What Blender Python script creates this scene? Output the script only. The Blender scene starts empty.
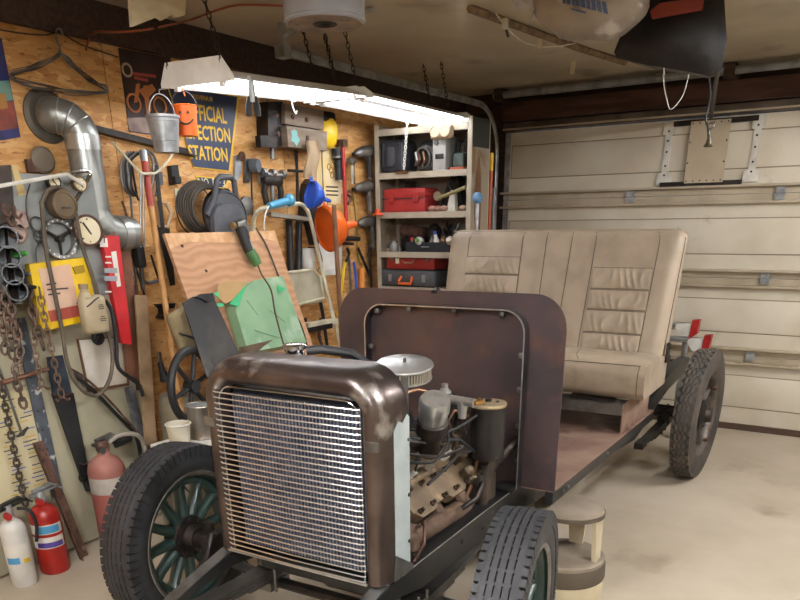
import bpy, bmesh, math, random
from mathutils import Vector as Vec, Matrix, Quaternion
from math import pi, sin, cos, radians as rad
random.seed(7)
S = bpy.context.scene
COL = S.collection

# ---------------------------------------------------------------- camera
F_PX, PPY = 732.22, 533.0          # focal length and principal point row (the photo is the upper part of a tall frame)
YAW, PITCH, ROLL = rad(-33.132), rad(23.063), rad(0.809)
CAM = Vec((0, 0, 1.5))
_f = Vec((sin(YAW)*cos(PITCH), cos(YAW)*cos(PITCH), -sin(PITCH)))
_r = Vec((cos(YAW), -sin(YAW), 0)); _d = _f.cross(_r)
RR = _r*cos(ROLL)+_d*sin(ROLL); DD = -_r*sin(ROLL)+_d*cos(ROLL); FF = _f
cd = bpy.data.cameras.new('camera'); co = bpy.data.objects.new('camera', cd); COL.objects.link(co)
cd.sensor_fit = 'HORIZONTAL'; cd.sensor_width = 36; cd.lens = F_PX/800*36; cd.shift_y = (PPY-300)/800
cd.clip_start = .05
m = Matrix.Identity(4)
for i in range(3):
    m[i][0], m[i][1], m[i][2], m[i][3] = RR[i], -DD[i], -FF[i], CAM[i]
co.matrix_world = m
S.camera = co
# ---------------------------------------------------------------- world, exposure
w = bpy.data.worlds.new('world'); S.world = w; w.use_nodes = True
w.node_tree.nodes['Background'].inputs[0].default_value = (.8, .85, 1, 1)
w.node_tree.nodes['Background'].inputs[1].default_value = .05
S.view_settings.view_transform = 'Standard'; S.view_settings.look = 'None'
S.view_settings.gamma = 1; S.view_settings.use_curve_mapping = False
S.view_settings.exposure = 0.0
TUBE_POWER = 24.0
ROOM_POWER = 265.0                  # the same for the fixtures behind the camera and on the right
# ---------------------------------------------------------------- helpers
XW, YD, ZC = -3.30, 5.99, 2.42     # left wall, garage door face, ceiling
def ray(u, v): return RR*((u-400)/F_PX)+DD*((v-PPY)/F_PX)+FF
def onx(u, v, X): d = ray(u, v); return CAM+d*((X-CAM.x)/d.x)
def ony(u, v, Y): d = ray(u, v); return CAM+d*((Y-CAM.y)/d.y)
def onz(u, v, Z): d = ray(u, v); return CAM+d*((Z-CAM.z)/d.z)
def W(u, v, o=0.0): return onx(u, v, XW+o)
def D(u, v, o=0.0): return ony(u, v, YD-o)

def lin(h):
    if isinstance(h, str):
        h = h.lstrip('#'); c = [int(h[i:i+2], 16)/255 for i in (0, 2, 4)]
    else: c = list(h)
    return tuple(((x+.055)/1.055)**2.4 if x > .04045 else x/12.92 for x in c)+(1,)
MATS = {}
def mat(name, c='888888', rough=.5, metal=0, c2=None, sc=6, mix=(.4, .62), bump=0, bsc=60, c3=None, sc3=9, mix3=(.58, .66), stretch=(1, 1, 1), coat=0, alpha=1, trans=0, emit=0, sheen=0):
    if name in MATS: return MATS[name]
    m = bpy.data.materials.new(name); m.use_nodes = True; MATS[name] = m
    nt = m.node_tree; N = nt.nodes; L = nt.links; p = N['Principled BSDF']
    p.inputs['Base Color'].default_value = lin(c); p.inputs['Roughness'].default_value = rough; p.inputs['Metallic'].default_value = metal
    p.inputs['Coat Weight'].default_value = coat; p.inputs['Transmission Weight'].default_value = trans
    p.inputs['Alpha'].default_value = alpha
    if sheen: p.inputs['Sheen Weight'].default_value = sheen
    if emit:
        p.inputs['Emission Color'].default_value = lin(c); p.inputs['Emission Strength'].default_value = emit
    tc = N.new('ShaderNodeTexCoord'); mp = N.new('ShaderNodeMapping'); mp.inputs['Scale'].default_value = stretch
    L.new(tc.outputs['Object'], mp.inputs[0])
    def noise(scale, detail=6):
        n = N.new('ShaderNodeTexNoise'); n.inputs['Scale'].default_value = scale; n.inputs['Detail'].default_value = detail
        L.new(mp.outputs[0], n.inputs['Vector']); return n
    def ramp(n, a, b):
        r = N.new('ShaderNodeMapRange'); r.inputs[1].default_value = a; r.inputs[2].default_value = b
        L.new(n.outputs['Fac'], r.inputs[0]); return r
    cur = None
    for cc, s_, mm in ((c2, sc, mix), (c3, sc3, mix3)):
        if cc is None: continue
        r = ramp(noise(s_), *mm)
        mx = N.new('ShaderNodeMix'); mx.data_type = 'RGBA'; mx.inputs[6].default_value = lin(c); mx.inputs[7].default_value = lin(cc)
        if cur: L.new(cur, mx.inputs[6])
        L.new(r.outputs[0], mx.inputs[0]); cur = mx.outputs[2]
    if cur: L.new(cur, p.inputs['Base Color'])
    if bump:
        b = N.new('ShaderNodeBump'); b.inputs['Strength'].default_value = bump; b.inputs['Distance'].default_value = .01
        L.new(noise(bsc, 4).outputs['Fac'], b.inputs['Height']); L.new(b.outputs[0], p.inputs['Normal'])
    return m

def frame(ax):
    a = Vec(ax).normalized(); t = Vec((0, 0, 1)) if abs(a.z) < .9 else Vec((1, 0, 0))
    u = t.cross(a).normalized(); return u, a.cross(u), a
def rotm(ax, deg): return Matrix.Rotation(rad(deg), 3, ax)
def axes(x, y): # matrix with columns x,y,z (orthonormalised)
    x = Vec(x).normalized(); z = x.cross(Vec(y)).normalized(); y = z.cross(x)
    return Matrix((x, y, z)).transposed()
INV = {}
class B:
    def __init__(s): s.v = []; s.f = []
    def add(s, vs, fs):
        b = len(s.v); s.v += [Vec(x) for x in vs]; s.f += [tuple(i+b for i in f) for f in fs]; return s
    def box(s, c, sz, R=None):
        c = Vec(c); h = Vec(sz)/2; vs = []
        for x in (-1, 1):
            for y in (-1, 1):
                for z in (-1, 1):
                    p = Vec((x*h.x, y*h.y, z*h.z)); vs.append(c+(R@p if R else p))
        return s.add(vs, [(0, 1, 3, 2), (4, 6, 7, 5), (0, 4, 5, 1), (2, 3, 7, 6), (0, 2, 6, 4), (1, 5, 7, 3)])
    def bb(s, lo, hi): lo = Vec(lo); hi = Vec(hi); return s.box((lo+hi)/2, hi-lo)
    def rbox(s, c, sz, bev=.01, seg=2, R=None):
        bm = bmesh.new(); bmesh.ops.create_cube(bm, size=1)
        for v in bm.verts: v.co = Vec((v.co.x*sz[0], v.co.y*sz[1], v.co.z*sz[2]))
        bmesh.ops.bevel(bm, geom=list(bm.edges), offset=min(bev, min(sz)*.49), segments=seg, affect='EDGES', profile=.5)
        bm.verts.ensure_lookup_table(); c = Vec(c)
        s.add([c+(R@v.co if R else v.co) for v in bm.verts], [[v.index for v in f.verts] for f in bm.faces]); bm.free(); return s
    def prism(s, pts, d, taper=None):
        n = len(pts); d = Vec(d); pts = [Vec(p) for p in pts]
        top = [p+d for p in pts]
        if taper:
            c = sum(top, Vec())/n; top = [c+(p-c)*taper for p in top]
        return s.add(pts+top, [tuple(range(n-1, -1, -1)), tuple(range(n, 2*n))]+[(i, (i+1) % n, n+(i+1) % n, n+i) for i in range(n)])
    def tube(s, path, r, n=8, closed=False, cap=True, flat=None):
        P = [Vec(p) for p in path]; k = len(P); rs = r if isinstance(r, (list, tuple)) else [r]*k
        vs = []; fs = []; u = None
        for i in range(k):
            if closed: t = P[(i+1) % k]-P[i-1]
            else: t = P[min(i+1, k-1)]-P[max(i-1, 0)]
            t = t.normalized() if t.length > 1e-9 else Vec((0, 0, 1))
            if u is None: u, w_, _ = frame(t)
            u = (u-t*u.dot(t)); u = u.normalized() if u.length > 1e-6 else frame(t)[0]
            w_ = t.cross(u)
            for j in range(n):
                a = 2*pi*j/n; vs.append(P[i]+(u*cos(a)+w_*sin(a)*(flat or 1))*rs[i])
        m_ = k if closed else k-1
        for i in range(m_):
            for j in range(n):
                a = i*n; b = ((i+1) % k)*n; fs.append((a+j, a+(j+1) % n, b+(j+1) % n, b+j))
        if cap and not closed: fs += [tuple(range(n-1, -1, -1)), tuple(range((k-1)*n, k*n))]
        return s.add(vs, fs)
    def cyl(s, a, b, r, r2=None, n=14): return s.tube([a, b], [r, r if r2 is None else r2], n)
    def lathe(s, prof, o, ax=(0, 0, 1), n=24, cap=True):
        u, w_, a = frame(ax); o = Vec(o); k = len(prof); vs = []; fs = []
        for r, h in prof:
            for j in range(n):
                t = 2*pi*j/n; vs.append(o+a*h+(u*cos(t)+w_*sin(t))*max(r, 1e-5))
        for i in range(k-1):
            for j in range(n): fs.append((i*n+j, i*n+(j+1) % n, (i+1)*n+(j+1) % n, (i+1)*n+j))
        if cap: fs += [tuple(range(n-1, -1, -1)), tuple(range((k-1)*n, k*n))]
        return s.add(vs, fs)
    def tor(s, c, ax, R, r, n=24, m=8, a0=0, a1=2*pi, el=1):
        u, w_, a = frame(ax); c = Vec(c); full = abs(a1-a0-2*pi) < 1e-6
        k = n if full else n+1
        return s.tube([c+u*cos(a0+(a1-a0)*i/n)*R+w_*sin(a0+(a1-a0)*i/n)*R*el for i in range(k)], r, m, closed=full)
    def sph(s, c, r, n=12, m=8, R=None):
        r = Vec((r, r, r)) if isinstance(r, (int, float)) else Vec(r); c = Vec(c); vs = []; fs = []
        for i in range(m+1):
            p = pi*i/m
            for j in range(n):
                t = 2*pi*j/n; q = Vec((r.x*sin(p)*cos(t), r.y*sin(p)*sin(t), r.z*cos(p))); vs.append(c+(R@q if R else q))
        for i in range(m):
            for j in range(n): fs.append((i*n+j, (i+1)*n+j, (i+1)*n+(j+1) % n, i*n+(j+1) % n))
        return s.add(vs, fs)
    def grid(s, fn, nu, nv):
        vs = [fn(i/nu, j/nv) for i in range(nu+1) for j in range(nv+1)]; k = nv+1
        return s.add(vs, [(i*k+j, (i+1)*k+j, (i+1)*k+j+1, i*k+j+1) for i in range(nu) for j in range(nv)])
    def slab(s, fn, nu, nv, d): # a curved sheet with thickness vector d (Vec or function of u,v)
        g = fn; dd = d if callable(d) else (lambda a, b: Vec(d)); k = nv+1; n = (nu+1)*k
        vs = [Vec(g(i/nu, j/nv)) for i in range(nu+1) for j in range(nv+1)]
        vs += [vs[i*k+j]+dd(i/nu, j/nv) for i in range(nu+1) for j in range(nv+1)]
        fs = []
        for i in range(nu):
            for j in range(nv):
                q = (i*k+j, (i+1)*k+j, (i+1)*k+j+1, i*k+j+1); fs += [q, tuple(n+x for x in reversed(q))]
        bd = [(i, 0) for i in range(nu)]+[(nu, j) for j in range(nv)]+[(i, nv) for i in range(nu, 0, -1)]+[(0, j) for j in range(nv, 0, -1)]
        ids = [i*k+j for i, j in bd]
        for a, b in zip(ids, ids[1:]+ids[:1]): fs.append((b, a, n+a, n+b))
        return s.add(vs, fs)
    def chain(s, path, L=.03, wd=.6, r=.004, n=8, m=4):
        P = [Vec(p) for p in path]; d = 0; flip = 0; nxt = 0
        for a, b in zip(P, P[1:]):
            l = (b-a).length; t = (b-a).normalized(); u, w_, _ = frame(t)
            while nxt < d+l:
                c = a+t*(nxt-d); q = u if flip % 2 else w_
                q = (q+(w_ if flip % 2 else -u)*.5).normalized()
                s.tube([c+t*cos(2*pi*i/n)*L*.62+q*sin(2*pi*i/n)*L*.5*wd for i in range(n)], r, m, closed=True)
                nxt += L*.86; flip += 1
            d += l
        return s
    def build(s, name, m, parent=None, local=False, ang=32, smooth=True):
        me = bpy.data.meshes.new(name); vs = s.v
        loc = Vec()
        if parent is not None:
            if not local: I = INV[parent.name]; vs = [I@v for v in vs]
        else:
            lo = Vec([min(v[i] for v in vs) for i in range(3)]); hi = Vec([max(v[i] for v in vs) for i in range(3)])
            loc = Vec(((lo.x+hi.x)/2, (lo.y+hi.y)/2, lo.z)); vs = [v-loc for v in vs]
        me.from_pydata([tuple(v) for v in vs], [], s.f)
        bm = bmesh.new(); bm.from_mesh(me); bmesh.ops.recalc_face_normals(bm, faces=bm.faces); bm.to_mesh(me); bm.free()
        if smooth:
            me.polygons.foreach_set('use_smooth', [True]*len(me.polygons)); me.set_sharp_from_angle(angle=rad(ang))
        me.materials.append(m)
        o = bpy.data.objects.new(name, me); COL.objects.link(o); o.location = loc
        if parent is not None: o.parent = parent; INV[o.name] = INV[parent.name]
        else: INV[o.name] = Matrix.Translation(-loc)
        return o
def tag(o, label=None, cat=None, group=None, kind=None):
    if label: o['label'] = label
    if cat: o['category'] = cat
    if group: o['group'] = group
    if kind: o['kind'] = kind
    return o
def thing(name, label, cat, loc=(0, 0, 0), rz=0, group=None):
    o = bpy.data.objects.new(name, None); COL.objects.link(o); o.location = loc; o.rotation_euler = (0, 0, rz)
    o.empty_display_size = .05
    INV[o.name] = (Matrix.Translation(Vec(loc))@Matrix.Rotation(rz, 4, 'Z')).inverted()
    return tag(o, label, cat, group)
def one(name, b, m, label, cat, group=None, **k): return tag(b.build(name, m, **k), label, cat, group)
def dup_part(o, parent, loc=None, rot=None, name=None):
    c = o.copy(); COL.objects.link(c); c.parent = parent; INV[c.name] = INV[parent.name]
    if loc is not None: c.location = loc
    if rot is not None: c.rotation_euler = rot
    return c
def text(body, c, xd, yd, w_, h_, depth, m, parent, name='lettering', bold=.012):
    cu = bpy.data.curves.new('t', 'FONT'); cu.body = body; cu.align_x = 'CENTER'; cu.align_y = 'CENTER'; cu.offset = bold; cu.resolution_u = 2
    ob = bpy.data.objects.new('t', cu); COL.objects.link(ob); bpy.context.view_layer.update()
    me = bpy.data.meshes.new_from_object(ob.evaluated_get(bpy.context.evaluated_depsgraph_get()))
    vs = [v.co.copy() for v in me.vertices]; fs = [tuple(p.vertices) for p in me.polygons]
    bpy.data.objects.remove(ob); bpy.data.curves.remove(cu); bpy.data.meshes.remove(me)
    x0 = min(v.x for v in vs); x1 = max(v.x for v in vs); y0 = min(v.y for v in vs); y1 = max(v.y for v in vs)
    xd = Vec(xd).normalized(); z = xd.cross(Vec(yd)).normalized(); yd = z.cross(xd); c = Vec(c)
    b = B(); b.add([c+xd*((v.x-(x0+x1)/2)/(x1-x0)*w_)+yd*((v.y-(y0+y1)/2)/(y1-y0)*h_)+z*depth for v in vs], fs)
    return b.build(name, m, parent, smooth=False)
def rrect(hw, z0, z1, r, n=6, bottom=True):  # rounded rectangle in (x,z): list of pairs
    pts = []
    for cx, cz, a in ((hw-r, z1-r, 0), (-hw+r, z1-r, 90), (-hw+r, z0+r, 180), (hw-r, z0+r, 270)):
        if not bottom and a >= 180: pts.append((hw if a == 270 else -hw, z0)); continue
        for i in range(n+1): t = rad(a+90*i/n); pts.append((cx+r*cos(t), cz+r*sin(t)))
    return pts
Ydir, Xdir, Zdir = Vec((0, 1, 0)), Vec((1, 0, 0)), Vec((0, 0, 1))

# common materials
GALV = mat('galvanized steel', 'b0b4b6', .42, .6, '8d9192', 14, bump=.05)
STEEL = mat('bare grey steel', '8a8a88', .4, .85, '5f5c58', 9)
DARKM = mat('dark oily metal', '211f1d', .5, .5, '372f29', 20)
BLACKP = mat('black plastic', '131415', .55, 0, '1c1d1e', 12)
RUBBER = mat('black rubber', '1d1e20', .6, 0, '292a2d', 18, bump=.08)
RUST = mat('rusty steel', '51392d', .75, .25, '6b4d3f', 22, c3='33251f', sc3=35, bump=.15)
CHROME = mat('chrome', 'd6d8da', .12, 1.0)
WHITEP = mat('white paint', 'dcdad2', .5, 0, 'c4c0b4', 10)
CREAM = mat('cream enamel', 'd8d2b8', .45, 0, 'b9b096', 12)
# ================================================================ the room
def osb_material():
    m = bpy.data.materials.new('oriented strand board'); m.use_nodes = True; nt = m.node_tree; N = nt.nodes; L = nt.links; p = N['Principled BSDF']
    p.inputs['Roughness'].default_value = .62
    tc = N.new('ShaderNodeTexCoord'); prev = None
    cols = [('c4904f', 'd3a266'), ('bb8548', 'dab079'), ('b27c42', 'cd9a5c')]
    for k, (ang, c) in enumerate(zip((20, -35, 75), cols)):
        mp = N.new('ShaderNodeMapping'); mp.inputs['Rotation'].default_value = (rad(ang), 0, 0); mp.inputs['Scale'].default_value = (1, 14, 50)
        L.new(tc.outputs['Object'], mp.inputs[0])
        vo = N.new('ShaderNodeTexVoronoi'); vo.inputs['Scale'].default_value = 1.0; vo.inputs['Randomness'].default_value = 1; L.new(mp.outputs[0], vo.inputs['Vector'])
        cr = N.new('ShaderNodeMix'); cr.data_type = 'RGBA'; cr.inputs[6].default_value = lin(c[0]); cr.inputs[7].default_value = lin(c[1])
        sp = N.new('ShaderNodeSeparateColor'); L.new(vo.outputs['Color'], sp.inputs[0]); L.new(sp.outputs[0], cr.inputs[0])
        if prev is None: prev = cr.outputs[2]; continue
        mx = N.new('ShaderNodeMix'); mx.data_type = 'RGBA'; L.new(prev, mx.inputs[6]); L.new(cr.outputs[2], mx.inputs[7])
        th = N.new('ShaderNodeMath'); th.operation = 'GREATER_THAN'; th.inputs[1].default_value = .52; L.new(sp.outputs[1], th.inputs[0]); L.new(th.outputs[0], mx.inputs[0]); prev = mx.outputs[2]
    mp = N.new('ShaderNodeMapping'); mp.inputs['Rotation'].default_value = (rad(50), 0, 0); mp.inputs['Scale'].default_value = (1, 22, 70); L.new(tc.outputs['Object'], mp.inputs[0])
    no = N.new('ShaderNodeTexNoise'); no.inputs['Scale'].default_value = 1; no.inputs['Detail'].default_value = 3; L.new(mp.outputs[0], no.inputs['Vector'])
    r = N.new('ShaderNodeMapRange'); r.inputs[1].default_value = .6; r.inputs[2].default_value = .7; L.new(no.outputs['Fac'], r.inputs[0])
    mx = N.new('ShaderNodeMix'); mx.data_type = 'RGBA'; mx.inputs[7].default_value = lin('8d5c30'); L.new(prev, mx.inputs[6]); L.new(r.outputs[0], mx.inputs[0])
    L.new(mx.outputs[2], p.inputs['Base Color'])
    bu = N.new('ShaderNodeBump'); bu.inputs['Strength'].default_value = .15; bu.inputs['Distance'].default_value = .004; L.new(no.outputs['Fac'], bu.inputs['Height']); L.new(bu.outputs[0], p.inputs['Normal'])
    return m
OSB = osb_material()
CONC = mat('concrete floor', 'bcb09c', .6, 0, 'a99c87', 2.2, (.35, .7), bump=.08, bsc=45, c3='867762', sc3=2.3, mix3=(.62, .8))
CEILM = mat('varnished ceiling board', 'cfc4ae', .3, 0, 'b3a68f', 1.6, (.35, .65), c3='7d6d55', sc3=2.4, mix3=(.6, .75), bump=.06, bsc=9)
BROWNW = mat('dark brown timber', '46332b', .7, 0, '2f221c', 8, stretch=(1, 6, 6), bump=.1)
DOORM = mat('cream door paint', 'd3cbb8', .5, 0, 'c9bfaa', 3, c3='a89a80', sc3=5, mix3=(.66, .8))
DOORR = mat('tan door rail paint', 'b9ac95', .5, 0, 'a89b83', 5)
X1, Y0 = 2.7, -1.9
b = B().bb((XW-.2, Y0-.2, -.12), (X1+.2, YD+.35, 0)); tag(b.build('floor', CONC), 'bare beige concrete garage floor with stains', 'floor', kind='structure')
b = B().bb((XW-.2, Y0-.2, ZC), (X1+.2, YD+.35, ZC+.1)); tag(b.build('ceiling', CEILM), 'low varnished board ceiling darkened with age', 'ceiling', kind='structure')
wl = tag(B().bb((XW-.12, Y0, 0), (XW-.02, YD+.3, ZC)).build('wall_left', BROWNW), 'left wall lined with oriented strand board sheets', 'wall', kind='structure')
ys = [Y0, -1.06, .16, 1.38, 2.60, 3.82, 5.04, YD+.3]
for a, c in zip(ys, ys[1:]):
    B().bb((XW-.02, a+.002, .01), (XW, c-.002, 2.27)).build('strand_board', OSB, wl)
B().bb((XW-.02, Y0, 2.27), (XW+.05, YD+.2, ZC)).build('ledger_beam', BROWNW, wl)
PAINT = mat('dull wall paint', 'a79b86', .7, 0, '95886f', 4)
tag(B().bb((X1, Y0, 0), (X1+.1, YD+.3, ZC)).build('wall_right', PAINT), 'plain painted garage wall opposite the tools', 'wall', kind='structure')
tag(B().bb((XW-.12, Y0-.1, 0), (X1+.1, Y0, ZC)).build('wall_front', PAINT), 'plain painted wall behind the viewer', 'wall', kind='structure')
DX0, DX1 = -2.85, .22
wb = B(); wb.bb((XW, YD+.06, 0), (DX0+.03, YD+.2, ZC)); wb.bb((DX1-.03, YD+.06, 0), (X1, YD+.2, ZC)); wb.bb((DX0+.03, YD+.06, 2.16), (DX1-.03, YD+.2, ZC))
wbo = tag(wb.build('wall_back', BROWNW), 'dark timber wall around the garage door', 'wall', kind='structure')
B().bb((DX0-.02, YD-.03, 2.205), (DX1+.2, YD+.055, 2.335)).build('header_board', mat('reddish header board', '553a30', .7, 0, '40291f', 7, stretch=(.5, 4, 4)), wbo)
# ---- garage door
door = tag(bpy.data.objects.new('door_1', None), 'cream sectional overhead garage door with stamped panels', 'garage door', kind='structure'); COL.objects.link(door); INV[door.name] = Matrix.Identity(4)
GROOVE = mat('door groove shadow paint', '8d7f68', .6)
zb = [(1.645, 2.128, 1.80, 2.038), (1.093, 1.642, 1.248, 1.493), (.553, 1.09, .71, .95), (.035, .55, .166, .409)]
for k, (z0, z1, p0, p1) in enumerate(zb):
    s = B().bb((DX0, YD, z0), (DX1, YD+.045, z1)).build('door_section', DOORM, door)
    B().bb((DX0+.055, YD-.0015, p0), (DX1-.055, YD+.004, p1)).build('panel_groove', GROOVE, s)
    B().rbox(((DX0+DX1)/2, YD-.001, (p0+p1)/2), (DX1-DX0-.124, .012, p1-p0-.014), .003).build('stamped_panel', DOORM, s)
    if k < 3:
        B().rbox(((DX0+DX1)/2, YD-.024, z0+.05), (DX1-DX0+.03, .048, .016), .003).build('lower_lip', DOORR, s)
        B().bb((DX0, YD-.004, z0+.002), (DX1, YD+.002, z0+.04)).build('joint_strip', DOORR, s)
    if k > 0:
        B().rbox(((DX0+DX1)/2, YD-.024, z1-.052), (DX1-DX0+.03, .048, .016), .003).build('upper_lip', DOORR, s)
        B().bb((DX0, YD-.004, z1-.042), (DX1, YD+.002, z1-.002)).build('joint_strip', DOORR, s)
    e = B(); e.bb((DX0, YD-.008, z0+.004), (DX0+.045, YD+.003, z1-.004)); e.build('end_stile', GALV, s)
B().bb((DX0, YD-.02, 0), (DX1, YD+.04, .045)).build('bottom_seal', mat('brown weather seal', '4a382c', .8), door)
B().rbox(((DX0+DX1)/2, YD-.02, 2.165), (DX1-DX0+.02, .06, .062), .012).build('top_seal', mat('brown grey top strut', '6a6058', .5, .3, '51473f', 6), door)
B().rbox(((DX0+DX1)/2, YD-.052, 2.15), (DX1-DX0+.02, .012, .012), .004).build('strut_lip', DOORR, door)
hg = None
for (u, v) in ((630, 197), (780, 193), (765, 278), (750, 355.5)):
    p = D(u, v, .02); b = B(); b.box(p+Vec((0, 0, .022)), (.055, .008, .036)); b.box(p-Vec((0, 0, .022)), (.06, .008, .036)); b.cyl(p-Xdir*.035, p+Xdir*.035, .006, n=8)
    for q in (-.018, .018):
        for z in (-.026, .026): b.cyl(p+Vec((q, -.004, z)), p+Vec((q, -.009, z)), .004, n=6)
    b.build('hinge', GALV, door)
# opener reinforcement on the top section
for u0, v0, u1, v1 in ((670, 124, 663, 184), (762, 118, 747, 184)):
    a = D(u0, v0, .02); c = D(u1, v1, .02); x = (a.x+c.x)/2
    b = B(); b.bb((x-.022, YD-.016, 1.73), (x+.022, YD, 2.10)); b.bb((x-.05, YD-.02, 1.72), (x+.05, YD-.002, 1.79)); b.bb((x-.04, YD-.02, 2.04), (x+.04, YD-.002, 2.12))
    o = b.build('centre_stile', WHITEP, door)
    h = B()
    for z in (1.78, 1.84, 1.93, 2.0, 2.06): h.cyl(Vec((x, YD-.015, z)), Vec((x, YD-.023, z)), .007, n=8)
    h.build('stile_hole', DARKM, o)
for z, xa, xb in ((2.10, -1.55, -1.0), (1.715, -1.60, -1.05)):
    B().bb((xa, YD-.03, z-.014), (xb, YD-.005, z+.018)).build('angle_strut', DARKM, door)
pl = B().bb((-1.43, YD-.036, 1.722), (-1.17, YD-.031, 2.108)).build('backing_plate', mat('pale bare sheet', 'c7b9a0', .45, .3, 'bcae95', 6), door)
rv = B()
for i in range(6):
    for z in (1.735, 2.095): rv.cyl((-1.415+i*.046, YD-.036, z), (-1.415+i*.046, YD-.040, z), .005, n=6)
for z in (1.85, 1.98):
    for x in (-1.42, -1.18): rv.cyl((x, YD-.036, z), (x, YD-.04, z), .006, n=6)
rv.build('rivet', DARKM, pl)
# ---- door track, torsion shaft
t = thing('door_track', 'galvanized curved door track rising to the ceiling beside the shelves', 'door track', (-2.88, YD-.05, 0))
R_ = .33; pth = [Vec((-2.90, YD-.05, .0)), Vec((-2.90, YD-.05, 2.30-R_))]
pth += [Vec((-2.90, YD-.05-R_+R_*cos(a), 2.30-R_+R_*sin(a))) for a in [rad(x) for x in range(10, 91, 10)]]
pth += [Vec((-2.86, 3.35, 2.30))]
b = B(); b.tube(pth, .022, 8, flat=.5); b.build('rail', GALV, t)
b = B(); b.box((-2.86, 3.36, 2.36), (.03, .03, .13)); b.box((-2.86, 3.36, 2.30), (.06, .06, .06)); b.build('ceiling_hanger', GALV, t)
b = B(); b.tube([(-2.86, 3.36, 2.36), (-2.70, 3.36, 2.40), (-2.3, 3.36, 2.405)], .012, 6); b.build('angle_brace', GALV, t)
t = thing('torsion_shaft', 'grey steel torsion tube running above the garage door', 'door shaft', (-1.3, YD-.16, 2.36))
b = B(); b.cyl((DX0-.05, YD-.14, 2.375), (.6, YD-.14, 2.375), .025, n=12); b.build('shaft', mat('worn grey tube', 'a7acb4', .35, .6, '85898f', 6), t)
for x in (DX0, -1.2, .3):
    b = B(); b.bb((x-.035, YD-.17, 2.335), (x+.035, YD+.05, 2.415)); b.build('end_bracket', BROWNW, t)
b = B(); b.cyl((-2.5, YD-.14, 2.375), (-2.32, YD-.14, 2.375), .026, n=12); b.build('coupling', GALV, t)
# ---- shop light fixtures
LAMPW = mat('white fixture enamel', 'eceae4', .4, 0, 'dedbd2', 12)
TUBE = mat('lit fluorescent tube', 'f4f7ff', .3, emit=TUBE_POWER)
TUBE2 = mat('lit ceiling tube', 'f3f3f6', .3, emit=ROOM_POWER)
def fixture(a, c, wd, label, tubem, chains=True, tall=.05, cw=.3, group='fluorescent shop lights', name='shop_light'):
    a = Vec(a); c = Vec(c); ax = (c-a).normalized(); sd = ax.cross(Zdir).normalized(); up = sd.cross(ax); L_ = (c-a).length; mid = (a+c)/2
    t = thing(name, label, 'light', mid, 0, group)
    def P(s_, w_, h_): return a+ax*(s_*L_)+sd*w_+up*h_
    h = wd/2; sec = [(-h, 0), (-h+.012, .006), (-h*.45, .042), (h*.45, .042), (h-.012, .006), (h, 0)]
    b = B(); b.slab(lambda u, v: P(u, *sec[round(v*5)]), 1, 5, up*.004); b.build('reflector', LAMPW, t)
    for s_ in (0, 1):
        b = B(); b.prism([P(s_, w_, hh) for w_, hh in [(-h, -.006), (-h, .012), (-h*.8, tall if s_ == 0 else .05), (h*.72, tall if s_ == 0 else .05), (h, .012), (h, -.006)]], ax*(.004 if s_ else -.004)); b.build('end_plate', LAMPW, t)
    b = B(); b.prism([P(.0, w_, hh) for w_, hh in [(-h*.2, .02), (-h*.16, .044), (h*.16, .044), (h*.2, .02)]], ax*L_); b.build('ballast_cover', LAMPW, t)
    for w_ in (-h*.62, h*.62):
        b = B(); b.cyl(P(.03, w_, .012), P(.97, w_, .012), .013, n=10); o = b.build('fluorescent_tube', tubem, t)
        for s_ in (.012, .988):
            b = B(); b.box(P(s_, w_, .0), (.02, .02, .04)); b.build('tube_socket', WHITEP, o)
    if chains:
        for s_ in (.0 if cw > .5 else .06, .94):
            for w_ in ((-h*cw, h*cw) if s_ < .5 else (-h*.3, h*.3)):
                p = P(s_, w_, tall-.02 if s_ == 0 else .046); B().chain([p, Vec((p.x-.02, p.y-.08, ZC))], .03, .6, .0025, 6, 4).build('chain', DARKM, t)
    return t, P
fixture((-2.60, 2.50, 2.035), (-2.70, 3.56, 2.098), .39, 'white fluorescent shop light hung on chains above the inspection sign', TUBE, tall=.085, cw=.72)
fixture((-2.70, 3.62, 2.10), (-2.745, 4.83, 2.10), .42, 'white fluorescent shop light hung above the grey steel shelves', TUBE)
fixture((-1.35, -.25, 2.25), (-1.35, .97, 2.25), .36, 'unseen fluorescent shop light added to brighten the left front of the bay', TUBE2)  # unseen fixture, added to brighten the left floor and the car's front
fixture((.65, 1.3, 2.25), (.65, 2.52, 2.25), .36, 'fluorescent shop light hung over the open right side of the bay', TUBE2)
fixture((.65, 3.7, 2.25), (.65, 4.92, 2.25), .36, 'fluorescent shop light hung on the right near the garage door', TUBE2)
fixture((.65, -1.4, 2.25), (.65, -.18, 2.25), .36, 'fluorescent shop light hung behind the viewer', TUBE2)
# ================================================================ the hot rod chassis (car-local: x right, y to the rear, z up)
CAR_O = Vec((-1.435, 1.80, 0)); CAR_A = rad(2.5)
car = thing('hot_rod_chassis', 'unfinished hot rod chassis with bare steel firewall, grille shell and exposed engine', 'car', CAR_O, CAR_A)
CM = Matrix.Translation(CAR_O)@Matrix.Rotation(CAR_A, 4, 'Z')
def K(b, name, m, parent=None, **k): return b.build(name, m, parent or car, local=True, **k)
BROWNSTEEL = mat('heat tinted bare sheet steel', '665553', .42, .55, '4c4448', 3.5, (.3, .65), c3='7d5a48', sc3=5, mix3=(.55, .75), bump=.03, bsc=20)
SHELLM = mat('ground bare steel shell', '6f625b', .32, .8, '4b423f', 5, (.35, .6), c3='aaa5a0', sc3=8, mix3=(.58, .68))
PRIMER = mat('pale grey primer', 'a9b2b0', .55, 0, '9aa3a2', 8)
FRAMEM = mat('black painted frame', '191a1b', .38, .2, '242526', 12, c3='6e6a64', sc3=24, mix3=(.68, .74))
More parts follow.
